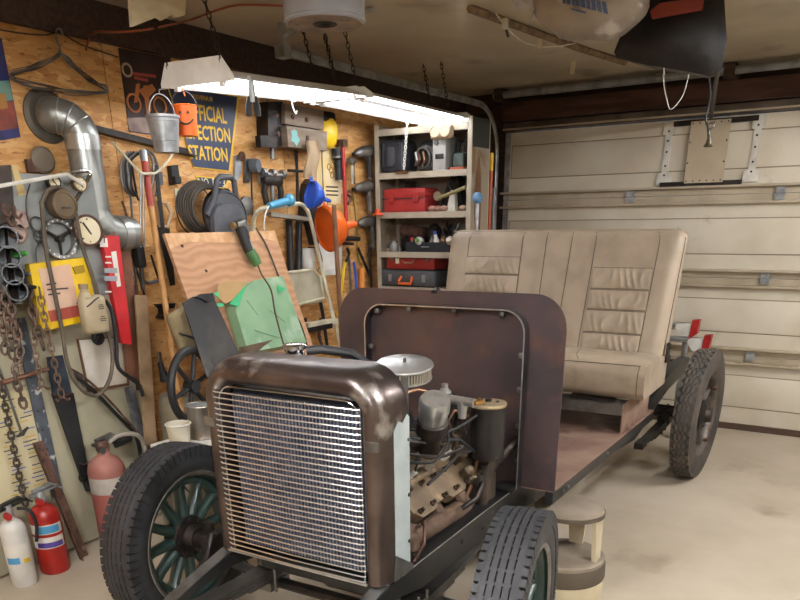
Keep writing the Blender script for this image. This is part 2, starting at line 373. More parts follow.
RUSTPAN = mat('rusty reddish sheet', '7a5f52', .6, .2, '937a6a', 4, c3='573d33', sc3=5, mix3=(.56, .7))
GREEN = mat('dark green wheel paint', '263c38', .42, 0, '1e302c', 12, coat=.15)
ALU = mat('polished aluminium', 'c6c7c6', .3, .82, 'acadac', 20)
COPPER = mat('copper line', '80604a', .4, .7)
def smooth_c(P, n=5):
    P = [Vec(p) for p in P]; out = []
    for i in range(len(P)-1):
        p0, p1, p2, p3 = P[max(i-1, 0)], P[i], P[i+1], P[min(i+2, len(P)-1)]
        for k in range(n):
            t = k/n; out.append(.5*((2*p1)+(p2-p0)*t+(2*p0-5*p1+4*p2-p3)*t*t+(3*p1-p0-3*p2+p3)*t**3))
    return out+[P[-1]]
# ---- frame rails
def rail(side):
    P = [(.30, -.54, .395, .02), (.30, -.47, .422, .026), (.30, -.35, .454, .036), (.30, -.22, .484, .048), (.30, -.12, .497, .07), (.30, 0, .50, .10), (.30, .5, .50, .115), (.305, .82, .50, .115), (.35, 1.3, .49, .115), (.42, 1.9, .485, .11), (.455, 2.15, .485, .105), (.465, 2.33, .525, .10), (.47, 2.55, .585, .10), (.475, 2.8, .63, .10), (.48, 3.1, .652, .10), (.48, 3.4, .64, .09)]
    b = B(); vs = []; w_ = .032
    for x, y, z, h in P:
      w_ = .023 if y < -.3 else (.027 if y < -.15 else .032)
      vs += [(side*(x-w_), y, z), (side*(x+w_), y, z), (side*(x+w_), y, z-h), (side*(x-w_), y, z-h)]
    w_ = .032
    fs = [(i*4+j, i*4+(j+1) % 4, i*4+4+(j+1) % 4, i*4+4+j) for i in range(len(P)-1) for j in range(4)]+[(3, 2, 1, 0), tuple(len(P)*4-4+j for j in range(4))]
    b.add(vs, fs); o = K(b, 'frame_rail', FRAMEM)
    e = B(); e.tube([(side*(x+w_-.001), y, z-.001) for x, y, z, h in P[4:8]], .0022, 5); K(e, 'bright_edge', ALU, o)  # thin bright line along the rail's outer top edge
    q = B(); vs = []
    for x, y, z, h in P[:5]: vs += [(side*(x-.022), y, z+.0005), (side*(x+.022), y, z+.0005), (side*(x+.022), y, z+.004), (side*(x-.022), y, z+.004)]
    q.add(vs, [(i*4+j, i*4+(j+1) % 4, i*4+4+(j+1) % 4, i*4+4+j) for i in range(4) for j in range(4)]+[(3, 2, 1, 0), (16, 17, 18, 19)]); K(q, 'horn_strap', STEEL, o)
    for y in (-.1, -.04, .02):
        k = B().lathe([(.009, 0), (.009, .006), (.005, .008)], (side*.30, y, .50), (0, 0, 1), 6); K(k, 'bolt', STEEL, o)
    for y, z in ((.62, .46), (.48, .44), (.3, .45)):
        k = B().cyl((side*.332, y, z), (side*.3345, y, z), .011, n=10); K(k, 'frame_hole', DARKM, o)
    k = B().rbox((side*.30, .78, .505), (.085, .12, .03), .01); K(k, 'mount_plate', FRAMEM, o)
    return o
railR = rail(1); railL = rail(-1)
K(B().box((0, -.05, .40), (.54, .07, .05)), 'front_crossmember', FRAMEM)
K(B().box((0, 1.0, .42), (.62, .06, .05)), 'centre_crossmember', FRAMEM)
b = B().cyl((-.48, 3.32, .60), (.48, 3.32, .60), .03, n=12); K(b, 'rear_crossmember', FRAMEM)
# ---- axle, springs, steering
b = B()
b.tube([(-.60, 0, .36), (-.5, 0, .31), (-.34, 0, .275), (.34, 0, .275), (.5, 0, .31), (.60, 0, .36)], .026, 8, flat=.7); ax = K(b, 'front_axle', DARKM)
for s in (-1, 1):
    b = B().cyl((s*.6, 0, .27), (s*.6, 0, .45), .022, n=10); b.cyl((s*.6, 0, .37), (s*.66, 0, .37), .028, .03, n=12); K(b, 'spindle', DARKM, ax)
b = B().cyl((-.58, .13, .30), (.58, .13, .30), .012, n=8); K(b, 'tie_rod', STEEL)
for s in (-1, 1):
    sp = B()
    for k in range(5):
        l = 1-.17*k; n = 12; z0 = .012*k
        top = [(s*.30, -.5*l+l*1.0*i/n, .372-.028*(1-((i/n-.5)*2*l)**2)-.010*k) for i in range(n+1)]
        vs = []
        for p in top: vs += [(p[0]-.032, p[1], p[2]), (p[0]+.032, p[1], p[2]), (p[0]+.032, p[1], p[2]-.008), (p[0]-.032, p[1], p[2]-.008)]
        sp.add(vs, [(i*4+j, i*4+(j+1) % 4, i*4+4+(j+1) % 4, i*4+4+j) for i in range(n) for j in range(4)]+[(3, 2, 1, 0), tuple(n*4+j for j in range(4))])
    o = K(sp, 'leaf_spring', mat('grey spring leaf', '5b5854', .45, .5, '45423e', 9))
    b = B().box((s*.30, 0, .275), (.07, .11, .035)); b.box((s*.30, 0, .352), (.075, .07, .014))
    for dx in (-.03, .03):
        for dy in (-.04, .04): b.cyl((s*.30+dx*1.2, dy*.7, .25), (s*.30+dx*1.2, dy*.7, .385), .006, n=6)
    K(b, 'spring_clamp', STEEL, o)
    b = B().cyl((s*.25, -.5, .37), (s*.335, -.5, .37), .016, n=10); b.box((s*.3, -.5, .385), (.075, .03, .035)); K(b, 'spring_eye', STEEL, o)
b = B().tube([(.52, .02, .30), (.35, .5, .33), (.3, .95, .4)], .014, 8); K(b, 'radius_rod', STEEL)
b = B().tube([(-.52, .02, .30), (-.35, .5, .33), (-.3, .95, .4)], .014, 8); K(b, 'radius_rod', STEEL)
b = B().tube([(-.56, .0, .40), (-.53, -.06, .43), (-.52, -.1, .37), (-.55, -.13, .30)], .014, 8); b.box((-.56, -.02, .36), (.05, .09, .12)); K(b, 'steering_arm', DARKM)
# ---- wheels
def tread_lug(b, ang, r0, r1, y0, y1, w_, skew=0):
    ca, sa = cos(ang), sin(ang); t = Vec((0, -sa, ca)); n = Vec((0, ca, sa)); x = Vec((1, 0, 0))
    vs = []
    for r in (r0, r1):
        for yy, q in ((y0, -w_), (y0, w_), (y1, w_), (y1, -w_)): vs.append(n*r+t*(q+(skew if yy == y1 else 0))+x*yy)
    b.add(vs, [(3, 2, 1, 0), (4, 5, 6, 7), (0, 1, 5, 4), (1, 2, 6, 5), (2, 3, 7, 6), (3, 0, 4, 7)])
def front_wheel():
    R0 = .368; T = B(); hw = .072
    prof = [(.252, -.05), (.262, -.060), (.30, -.069), (.335, -.065), (.352, -.058)]
    xs = [-.055, -.034, -.030, -.013, -.009, .009, .013, .030, .034, .055]
    for i, x in enumerate(xs):
        g = i % 2 == 1 and i < 9 or (i % 2 == 0 and i > 0)
        prof.append((R0-.0028*(abs(x)/.055)**2*2, x))
        if i % 2 == 1 and i < 9: prof.append((R0-.012, x+.0008)); prof.append((R0-.012, xs[i+1]-.0008))
    prof += [(.352, .058), (.335, .065), (.30, .069), (.262, .060), (.252, .05)]
    T.lathe(prof, (0, 0, 0), (1, 0, 0), 72, cap=False)
    lug = B()
    n = 72
    for k in range(n):
        a = 2*pi*k/n
        for s in (-1, 1):
            tread_lug(lug, a, .322, .364, s*.050, s*.0695, .0118)
    # sipes: small notch blocks along ribs
    for k in range(56):
        a = 2*pi*k/56
        for x in (-.032, -.011, .011, .032): tread_lug(lug, a, R0-.013, R0-.0012, x-.0026, x+.0026, .0045)
    return T, lug
PROTO_T, PROTO_L = front_wheel()
def wheel_parts(name_pos, rot, green):
    w_ = B(); w_.lathe([(.252, -.05), (.257, -.055), (.26, -.05), (.244, -.045), (.234, -.02), (.234, .02), (.244, .045), (.26, .05), (.257, .055), (.252, .05)], (0, 0, 0), (1, 0, 0), 40, cap=False)
    w_.lathe([(.232, -.025), (.21, -.022), (.21, .022), (.232, .025)], (0, 0, 0), (1, 0, 0), 40, cap=False)
    rim = w_.build('wheel', GREEN, car, local=True); rim.location = name_pos; rim.rotation_euler = rot
    return rim
def finish_wheel(rim, src=None):
    if src:
        for ch in src.children:
            c = ch.copy(); COL.objects.link(c); c.parent = rim
        return
    PROTO_T.build('tire', RUBBER, rim, local=True); lo = PROTO_L.build('tread_block', RUBBER, rim, local=True, smooth=False); lo['kind'] = 'stuff'
    B().lathe([(.250, -.056), (.264, -.064), (.268, -.061), (.258, -.05)], (0, 0, 0), (1, 0, 0), 40, cap=False).build('rim_edge', STEEL, rim, local=True)
    B().lathe([(.250, .056), (.264, .064), (.268, .061), (.258, .05)], (0, 0, 0), (1, 0, 0), 40, cap=False).build('rim_edge', STEEL, rim, local=True)
    s0 = None
    for k in range(12):
        if s0 is None:
            b = B(); b.tube([(0, 0, .05), (0, 0, .10), (0, 0, .18), (0, 0, .22)], [.026, .022, .019, .024], 12, flat=1.2); s0 = b.build('spoke', GREEN, rim, local=True); o = s0
        else: o = dup_part(s0, rim)
        o.rotation_euler = (2*pi*k/12, 0, 0)
    b = B(); b.lathe([(.0, -.05), (.04, -.05), (.05, -.035), (.085, -.03), (.088, -.02), (.088, .02), (.085, .03), (.05, .035), (.045, .07), (.0, .075)], (0, 0, 0), (1, 0, 0), 28); h = b.build('hub', DARKM, rim, local=True)
    for k in range(8):
        a = 2*pi*k/8
        for s in (-1, 1): B().cyl((s*.028, cos(a)*.07, sin(a)*.07), (s*.04, cos(a)*.07, sin(a)*.07), .008, n=6).build('hub_bolt', DARKM, rim, local=True)
    B().cyl((.02, .0, .215), (.055, .0, .185), .004, n=6).build('valve_stem', BLACKP, rim, local=True)
wL = wheel_parts((-.735, 0, .368), (0, 0, rad(5)), 1); finish_wheel(wL)
wR = wL.copy(); COL.objects.link(wR); wR.parent = car; wR.location = (.668, -.03, .364); wR.rotation_euler = (rad(11), 0, rad(10)); INV[wR.name] = INV[car.name]; finish_wheel(wR, wL)
for hb in [c for c in wL.children if c.name.startswith('hub')]:
    for wh in (wR,):
        h2 = [c for c in wh.children if c.name.startswith('hub')][0]
        for ch in hb.children: pass
# rear wheels: taller, narrower, diamond tread
def rear_wheel(pos):
    rim = B().lathe([(.255, -.045), (.25, -.05), (.235, -.04), (.225, -.02), (.225, .02), (.235, .04), (.25, .05), (.255, .045)], (0, 0, 0), (1, 0, 0), 40, cap=False).build('wheel', mat('rusty grey rim', '6d655e', .5, .5, '4a4039', 14), car, local=True)
    rim.location = pos
    TT = mat('dusty tread rubber', '4a4642', .75, 0, '5b5248', 14); SW = mat('dusty sidewall rubber', '332f2c', .7, 0, '4d453d', 8)
    t_ = B().lathe([(.25, -.05), (.27, -.062), (.32, -.068), (.355, -.064), (.374, -.054), (.380, -.03), (.382, 0), (.380, .03), (.374, .054), (.355, .064), (.32, .068), (.27, .062), (.25, .05)], (0, 0, 0), (1, 0, 0), 72, cap=False).build('tire', SW, rim, local=True)
    g = B(); n = 44
    def blk(ang, x, pts, r0=.374, r1=.389):
        ca, sa = cos(ang), sin(ang); t = Vec((0, -sa, ca)); nn = Vec((0, ca, sa)); vs = []
        for r in (r0, r1):
            for px, pt in pts: vs.append(nn*r+t*pt+Vec((x+px, 0, 0)))
        k = len(pts); g.add(vs, [tuple(range(k-1, -1, -1)), tuple(range(k, 2*k))]+[(i, (i+1) % k, k+(i+1) % k, k+i) for i in range(k)])
    hx = [(.0085, -.012), (.0085, .012), (0, .0235), (-.0085, .012), (-.0085, -.012), (0, -.0235)]
    for k in range(n):
        a = 2*pi*k/n; h = pi/n
        for x in (-.025, 0, .025): blk(a, x, hx)
        for x in (-.0125, .0125): blk(a+h, x, [(.006, -.006), (.006, .006), (0, .013), (-.006, .006), (-.006, -.006), (0, -.013)])
        for s in (-1, 1): blk(a+h, s*.043, [(-s*.009, 0), (s*.012, -.024), (s*.012, .024)] if s > 0 else [(-s*.009, 0), (s*.012, .024), (s*.012, -.024)], .368, .385)
    lo = g.build('tread_block', TT, rim, local=True, smooth=False); lo['kind'] = 'stuff'
    s0 = None
    for k in range(12):
        if s0 is None: s0 = B().cyl((0, 0, .05), (0, 0, .23), .015, .013, 8).build('spoke', mat('dusty grey spoke', '55504a', .6, .3), rim, local=True); o = s0
        else: o = dup_part(s0, rim)
        o.rotation_euler = (2*pi*k/12, 0, 0)
    B().lathe([(0, -.06), (.09, -.05), (.09, .03), (.05, .05), (.04, .08), (0, .085)], (0, 0, 0), (1, 0, 0), 20).build('hub', DARKM, rim, local=True)
    for k in range(4):
        a = 2*pi*k/4+.6; B().cyl((.02, cos(a)*.235, sin(a)*.235), (.055, cos(a)*.22, sin(a)*.22), .012, n=6).build('rim_clamp', RUST, rim, local=True)
    return rim
rw = rear_wheel((.69, 2.87, .388)); rw.rotation_euler = (0, 0, rad(-4))
r2 = rw.copy(); COL.objects.link(r2); r2.parent = car; r2.location = (-.70, 2.87, .388); INV[r2.name] = INV[car.name]
for ch in rw.children: c = ch.copy(); COL.objects.link(c); c.parent = r2
b = B().tube([(-.62, 2.87, .388), (-.1, 2.87, .388), (.1, 2.87, .388), (.62, 2.87, .388)], [.035, .045, .045, .035], 12); b.sph((0, 2.87, .388), (.12, .13, .13), 14, 10); K(b, 'rear_axle', DARKM)
for s in (-1, 1):
    b = B()
    for k in range(4):
        l = .5-.09*k; b.box((s*.50, 2.75, .335-.012*k), (.05, 2*l, .010))
    b.box((s*.5, 2.87, .35), (.07, .12, .06)); b.cyl((s*.5, 2.87-.05, .25), (s*.5, 2.87-.05, .42), .007, n=6); b.cyl((s*.5, 2.87+.05, .25), (s*.5, 2.87+.05, .42), .007, n=6)
    b.box((s*.5, 2.25, .33), (.05, .1, .035)); K(b, 'rear_spring', DARKM)
b = B().rbox((.43, 2.78, .70), (.10, .30, .05), .01); b.box((.43, 2.68, .65), (.08, .02, .09)); o = K(b, 'seat_bracket', FRAMEM)
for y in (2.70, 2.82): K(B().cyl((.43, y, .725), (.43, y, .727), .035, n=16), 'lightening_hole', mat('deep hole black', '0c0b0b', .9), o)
# ---- floor pan and seat riser
fp = B(); fp.prism([(-.49, .80, .502), (.49, .80, .502), (.52, 1.76, .502), (.53, 2.35, .502), (-.53, 2.35, .502)], (0, 0, .006)); K(fp, 'floor_pan', RUSTPAN)
for s in (-1, 1):
    b = B(); b.prism([(s*.488, .80, .502), (s*.455, .80, .502), (s*.495, 2.35, .502), (s*.53, 2.35, .502)], (0, 0, -.05)); o = K(b, 'body_sill', FRAMEM)
    for y in (.9, .96, 1.5): K(B().cyl((s*(.487+.026*(y-.8)), y, .478), (s*(.497+.026*(y-.8)), y, .478), .009, n=6), 'sill_bolt', STEEL, o)
b = B()
for s in (-1, 1): b.prism([(s*.50, 1.76, .508), (s*.505, 2.30, .508), (s*.505, 2.30, .666), (s*.50, 1.76, .655)], (-s*.006, 0, 0))
K(B().add(b.v[:8], b.f[:6]), 'riser_side', RUSTPAN)
K(B().add(b.v[8:], [tuple(i-8 for i in f) for f in b.f[6:]]), 'riser_side', RUSTPAN)
b = B().box((0, 1.76, .648), (1.0, .045, .02)); b.box((0, 1.742, .63), (1.0, .006, .05)); K(b, 'seat_crossbar', STEEL)
b = B().box((0, 2.2, .653), (1.0, .045, .03)); K(b, 'seat_crossbar', DARKM)
b = B().box((.33, 1.9, .660), (.2, .25, .012)); K(b, 'seat_slide', DARKM)
# ---- firewall
def outline(hw, z0, z1, r, y, n=7, bottom=True): return [Vec((x, y, z)) for x, z in rrect(hw, z0, z1, r, n, bottom)]
fw = K(B().prism([p+Vec((-.006, 0, 0)) for p in outline(.499, .505, 1.25, .125, .80, 8, False)], (0, .006, 0)), 'firewall', BROWNSTEEL)
def ring(out, inn, d):
    n = len(out); b = B(); d = Vec(d); b.add(out+inn+[p+d for p in out]+[p+d for p in inn], [])
    b.f = [(i, (i+1) % n, n+(i+1) % n, n+i) for i in range(n)]+[(2*n+i, 3*n+i, 3*n+(i+1) % n, 2*n+(i+1) % n) for i in range(n)]+[(i, 2*n+i, 2*n+(i+1) % n, (i+1) % n) for i in range(n)]+[(n+i, n+(i+1) % n, 3*n+(i+1) % n, 3*n+i) for i in range(n)]
    return b
lip = ring(outline(.352, .505, 1.195, .085, .755, 7, False), outline(.347, .506, 1.190, .081, .755, 7, False), (0, .045, 0)); lp = K(lip, 'firewall_lip', mat('dark lip steel', '4a4546', .38, .7, '35323a', 8))
K(ring(outline(.3525, .505, 1.1955, .0855, .7535, 7, False), outline(.3475, .506, 1.1905, .0815, .7535, 7, False), (0, .0015, 0)), 'lip_edge', ALU, lp)
for x, z in ((.335, .62), (.335, .76), (.335, .90), (.335, 1.03), (.25, 1.175), (.05, 1.178), (-.15, 1.178), (-.3, 1.165), (-.335, 1.02), (-.335, .86)):
    K(B().rbox((x, .778, z), (.022, .02, .022), .005), 'lip_bolt', STEEL, lp)
K(B().cyl((-.05, .80, 1.238), (-.05, .83, 1.248), .014, n=10), 'firewall_grommet', BLACKP, fw)
# ---- grille shell
def shell():
    inn = rrect(.262, .497, 1.052, .05, 8, False); out = rrect(.331, .497, 1.132, .12, 8, False)
    st = [(0, -.165), (0, -.195), (.06, -.212), (.25, -.226), (.5, -.228), (.72, -.218), (.9, -.195), (.985, -.165), (1, -.13), (1, -.075)]
    n = len(inn); order = list(range(n))
    order = order[-1:]+order[:-1]   # start at bottom right, round the top, to bottom left
    b = B()
    def fn(u, v):
        i = order[round(u*(n-1))]; a = inn[i]; c = out[i]; t, y = st[round(v*(len(st)-1))]
        return Vec((a[0]+(c[0]-a[0])*t, y, a[1]+(c[1]-a[1])*t))
    b.grid(fn, n-1, len(st)-1)
    return b
sh = K(shell(), 'grille_shell', SHELLM, ang=60)
for s in (-1, 1):
    b = B().prism([(s*.3312, -.16, .50), (s*.3312, -.073, .50), (s*.3312, -.073, .985), (s*.3312, -.085, .995), (s*.3312, -.11, .975), (s*.3312, -.135, .985), (s*.3312, -.16, .96)], (s*.0015, 0, 0)); K(b, 'primered_side', PRIMER, sh)
    K(B().box((s*.32, -.075, .80), (.02, .006, .60)), 'rear_flange', STEEL, sh)
    b = B().prism([(s*.331, -.17, .50), (s*.331, -.06, .50), (s*.331, -.06, .515), (s*.331, -.16, .58)], (s*.006, 0, 0)); K(b, 'foot_gusset', STEEL, sh)
    K(B().rbox((s*.30, -.225, .93), (.045, .012, .03), .004), 'weld_patch', STEEL, sh)
    for z in (.6, .75, .92): K(B().cyl((s*.331, -.08, z), (s*.338, -.08, z), .006, n=6), 'side_screw', STEEL, sh)
b = B().prism([(-.33, -.06, 1.05), (-.30, -.06, 1.135), (-.17, -.05, 1.165), (-.24, -.06, 1.12)], (0, .004, 0)); K(b, 'shell_tab', STEEL, sh)
wire = B().tube([Vec((x, -.218, z)) for x, z in rrect(.258, .503, 1.047, .05, 6, False)[-1:]+rrect(.258, .503, 1.047, .05, 6, False)[:-1]], .0025, 6); K(wire, 'surround_wire', CHROME)
bar0 = None; NB = 31
BARM = mat('bright stainless bar', 'd0cfca', .28, .9)
for k in range(NB):
    z = .508+k*(1.03-.508)/(NB-1); 
    if bar0 is None:
        bb_ = B().tube([(-.268, -.228, 0), (-.255, -.234, 0), (0, -.240, 0), (.255, -.234, 0), (.268, -.228, 0)], .0024, 6); bar0 = K(bb_, 'grille_bar', BARM); o = bar0
    else: o = dup_part(bar0, car)
    o.location = (0, 0, z)
b = B().box((0, -.232, .500), (.55, .008, .006)); K(b, 'lower_trim', ALU)
# radiator
RADM = mat('radiator core grey', '8a92a6', .35, .6, '767e92', 20)
rd = K(B().bb((-.255, -.15, .50), (.255, -.10, 1.02)), 'radiator_core', mat('radiator shadow gap', '343a46', .6, .3))
fin = B()
for k in range(40): x = -.25+k*.5/39; fin.bb((x-.0032, -.166, .505), (x+.0032, -.15, 1.015))
for k in range(60): z = .508+k*.0085; fin.bb((-.25, -.158, z), (.25, -.152, z+.0018))
fo = K(fin, 'cooling_fin', RADM, rd, smooth=False); fo['kind'] = 'stuff'
K(B().rbox((0, -.10, 1.068), (.52, .09, .10), .02), 'top_tank', mat('bright tank metal', 'b4bac2', .25, .8, '949aa3', 9))
K(B().rbox((0, -.04, 1.10), (.42, .05, .045), .012), 'tank_ledge', ALU)
b = B().lathe([(.030, 0), (.030, .012), (.026, .014), (.026, .022), (.038, .023), (.038, .033), (.03, .038), (0, .039)], (-.10, -.03, 1.118), (0, 0, 1), 20); K(b, 'radiator_cap', CHROME)
b = B().tube([(-.06, -.02, 1.135), (-.02, 0, 1.14), (.06, .05, 1.125), (.12, .12, 1.06), (.1, .2, .95)], .014, 10); K(b, 'overflow_hose', BLACKP)
K(B().tube([(0.12, -.03, 1.09), (.2, .06, 1.05), (.22, .12, .9)], .022, 10), 'radiator_hose', BLACKP)
# ---- engine
HEADM = mat('tan cast cylinder head', '7d6a50', .55, .35, '5f4f3c', 9, c3='a08a68', sc3=14, mix3=(.58, .7), bump=.12, bsc=40)
BLOCKM = mat('grimy engine block', '2c2621', .65, .3, '453a30', 11, bump=.2, bsc=30)
MANIM = mat('rusty brown manifold', '6b5544', .75, .2, '4f3d31', 14, bump=.15, bsc=50)
eng = K(B().rbox((0, .32, .50), (.36, .56, .30), .03), 'engine_block', BLOCKM)
K(B().rbox((0, .36, .33), (.26, .6, .14), .03), 'oil_pan', BLOCKM)
for s in (-1, 1):
    R = axes((s*cos(rad(45)), 0, -sin(rad(45))), (0, 1, 0)) if s > 0 else axes((-cos(rad(45)), 0, -sin(rad(45))), (0, 1, 0))
    c = Vec((s*.205, .31, .665)); nrm = Vec((s*cos(rad(45)), 0, sin(rad(45)))); dn = Vec((s*cos(rad(45)), 0, -sin(rad(45)))); 
    pts = []
    for yy, q in ((-.25, -.09), (-.25, .07), (-.22, .1), (-.12, .1), (-.10, .085), (-.02, .085), (0, .1), (.1, .1), (.12, .085), (.2, .085), (.23, .1), (.26, .08), (.26, -.07), (.22, -.1), (-.22, -.1)): pts.append(c+Vec((0, yy, 0))+dn*q-nrm*.02)
    hd = K(B().prism(pts, nrm*.04), 'cylinder_head', HEADM)
    bo = None
    for yy in (-.215, -.13, -.045, .045, .13, .225):
        for q in (-.075, 0, .078):
            bt = B(); bt.lathe([(.011, 0), (.011, .008), (.0075, .009), (.0075, .022), (.005, .024)], c+Vec((0, yy+(.02 if q == 0 else 0), 0))+dn*q+nrm*.02, nrm, 6); K(bt, 'head_stud', mat('brown oily stud', '463a30', .5, .5, '5d4d3e', 20), hd)
    for yy in (-.17, -.02, .1, .2):
        p = c+Vec((0, yy, 0))-dn*.035+nrm*.02; bt = B(); bt.cyl(p, p+nrm*.03, .011, n=8); bt.cyl(p+nrm*.03, p+nrm*.055, .009, n=8); K(bt, 'spark_plug', WHITEP, hd)
        K(B().tube([p+nrm*.05, p+nrm*.09-dn*.02, p+nrm*.09-dn*.08+Vec((0, .02, 0)), Vec((s*.06, .25+yy*.3, .86))], .0045, 6), 'ignition_wire', BLACKP, hd)
    m0 = B(); m0.tube([(s*.235, .02, .535), (s*.255, .10, .53), (s*.262, .25, .53), (s*.255, .42, .515), (s*.235, .58, .475)], [.028, .033, .033, .033, .028], 12)
    for yy in (.09, .28, .46): m0.tube([(s*.19, yy, .60), (s*.225, yy, .575), (s*.26, yy, .53)], [.03, .028, .028], 10)
    m0.cyl((s*.252, .07, .53), (s*.25, .06, .44), .032, .038, 12); K(m0, 'exhaust_manifold', MANIM)
K(B().rbox((0, .32, .76), (.22, .46, .12), .03), 'intake_manifold', BLOCKM)
b = B().cyl((.03, .36, .80), (.03, .36, .99), .035, .045, 14); K(b, 'carburettor', STEEL)
AO = Vec((.045, .40, .985)); AX = Vec((.09, -.14, 1)).normalized(); au, aw, _ = frame(AX)
b = B(); b.lathe([(.0, 0), (.09, 0), (.098, .004), (.098, .008)], AO, AX, 36); b.lathe([(.098, .046), (.103, .050), (.101, .055), (.06, .060), (.02, .061), (0, .061)], AO, AX, 36); ac = K(b, 'air_cleaner', mat('brushed chrome lid', 'b9bab8', .3, .75))
pf = B(); Ra = Matrix((au, aw, AX)).transposed()
for k in range(56): a = 2*pi*k/56; pf.box(AO+au*cos(a)*.091+aw*sin(a)*.091+AX*.027, (.007, .004, .040), Ra@Matrix.Rotation(a, 3, 'Z'))
o = K(pf, 'filter_pleat', mat('filter paper tan', 'a39a86', .8), ac, smooth=False); o['kind'] = 'stuff'
K(B().lathe([(.086, .005), (.086, .05)], AO, AX, 30), 'filter_core', mat('filter core brown', '5a5042', .9), ac)
K(B().cyl(AO+AX*.06, AO+AX*.075, .006, n=8), 'wing_nut', STEEL, ac)
# oil filler breather, tilted towards the viewer
a = Vec((.29, .16, .955)); dv = Vec((.28, -.35, .9)).normalized()
b = B().tube([a-dv*.19, a-dv*.04], [.034, .034], 16); K(b, 'filler_neck', DARKM)
b = B().lathe([(.0, -.05), (.044, -.05), (.046, -.045), (.046, -.01), (.050, -.008), (.050, .028), (.044, .038), (.0, .04)], a, dv, 26); K(b, 'breather_cap', ALU)
b = B().lathe([(.040, -.10), (.052, -.095), (.052, -.05), (.046, -.045)], a, dv, 22); K(b, 'breather_collar', DARKM)
# fuel regulator
b = B(); b.cyl((.22, .42, .925), (.32, .40, .925), .016, n=12); b.cyl((.27, .41, .925), (.27, .41, .865), .02, .014, 12); b.lathe([(.02, 0), (.024, .005), (.024, .02), (.012, .035), (.012, .05)], (.19, .43, .925), (0, 0, 1), 14); K(b, 'fuel_regulator', ALU)
K(B().tube([(.32, .40, .925), (.335, .43, .925), (.30, .48, .92)], .008, 8), 'brass_fitting', mat('brass', 'b48a4a', .3, .9))
K(B().tube([(.19, .43, .93), (.12, .36, .96), (.06, .2, .95), (-.02, .1, .93)], .006, 8), 'fuel_line', COPPER)
# oil filter canister
cp = Vec((.305, .55, .0)); b = B().lathe([(.0, .688), (.058, .69), (.064, .70), (.064, .885)], cp, (0, 0, 1), 32); oc = K(b, 'filter_canister', mat('satin black canister', '1f1e20', .4, .2, '282524', 14))
K(B().lathe([(.066, .883), (.068, .888), (.066, .896), (.03, .899), (0, .899)], cp, (0, 0, 1), 32), 'canister_lid', mat('tan lid metal', 'a89676', .4, .5), oc)
K(B().lathe([(.012, .898), (.012, .908), (0, .909)], cp, (0, 0, 1), 6), 'lid_nut', DARKM, oc)
K(B().tube([(.24, .50, .72), (.225, .47, .74), (.20, .44, .84), (.215, .46, .875), (.25, .5, .85)], .006, 8), 'oil_line', COPPER)
K(B().cyl((.25, .51, .715), (.225, .475, .735), .010, n=8), 'line_fitting', STEEL)
K(B().tube([(.27, .55, .69), (.26, .54, .6), (.24, .5, .52)], .009, 8), 'return_line', COPPER)
b = B().cyl((.24, .56, .56), (.24, .56, .70), .014, n=10); b.rbox((.25, .56, .60), (.1, .08, .05), .015); b.cyl((.29, .56, .5), (.29, .56, .66), .02, n=12); K(b, 'canister_stand', BLOCKM)
K(B().rbox((.22, .62, .52), (.16, .14, .28), .03), 'bell_housing', BLOCKM)
K(B().tube([(.1, .2, .84), (.2, .3, .80), (.26, .4, .79), (.28, .5, .72)], .008, 8), 'heater_hose', BLACKP)
K(B().tube([(.34, .56, .9), (.24, .42, .82), (.16, .3, .80)], .006, 8), 'black_cable', BLACKP)
b = B().cyl((.12, .02, .72), (.12, .12, .72), .055, n=18); b.lathe([(.035, 0), (.06, .004), (.06, .016), (.035, .02)], (.12, -.01, .72), (0, 1, 0), 20); K(b, 'generator', DARKM)
b = B().lathe([(.03, .0), (.062, .003), (.062, .02), (.03, .024)], (.0, -.03, .52), (0, 1, 0), 22); b.cyl((.29, .0, .47), (.29, .04, .47), .03, n=14); K(b, 'belt_pulley', RUST)
K(B().tube([(.31, -.02, .49), (.33, .02, .55), (.30, .08, .60), (.27, .12, .57)], .006, 6), 'coolant_pipe', RUST)
b = B()
for k in range(4): aa = pi/2*k; b.prism([Vec((cos(aa)*.03, -.06, .68+sin(aa)*.03)), Vec((cos(aa-.25)*.19, -.065, .68+sin(aa-.25)*.19)), Vec((cos(aa+.25)*.19, -.05, .68+sin(aa+.25)*.19))], (0, .003, 0))
K(b, 'cooling_fan', DARKM)

# distributor, coil, loom and small fittings that crowd the engine bay
b = B().cyl((.10, -.03, .80), (.10, .05, .83), .05, .045, 18); b.sph((.10, -.035, .80), (.048, .03, .048), 14, 8); dz = K(b, 'distributor', BLACKP)
for k in range(6): a = k*pi/3; K(B().cyl((.10+cos(a)*.03, -.055, .80+sin(a)*.03), (.10+cos(a)*.034, -.075, .80+sin(a)*.034), .007, n=8), 'cap_tower', BLACKP, dz)
b = B().lathe([(0, 0), (.03, .002), (.03, .10), (.026, .11), (.012, .115), (.012, .135), (0, .136)], (.17, .50, .80), (.2, -.1, 1), 18); K(b, 'ignition_coil', DARKM)
for k, (p0, p1, p2, p3) in enumerate((((.25, .06, .80), (.29, .16, .78), (.27, .30, .80), (.20, .42, .84)), ((.22, .05, .83), (.27, .14, .80), (.28, .26, .77), (.30, .36, .78)), ((.20, .10, .86), (.26, .20, .83), (.24, .34, .84), (.16, .48, .86)), ((.30, .10, .72), (.315, .2, .75), (.30, .33, .76), (.29, .44, .74)))): K(B().tube(smooth_c((p0, p1, p2, p3)), .0055, 7), 'wiring_loom', (BLACKP, DARKM, STEEL, BLACKP)[k])
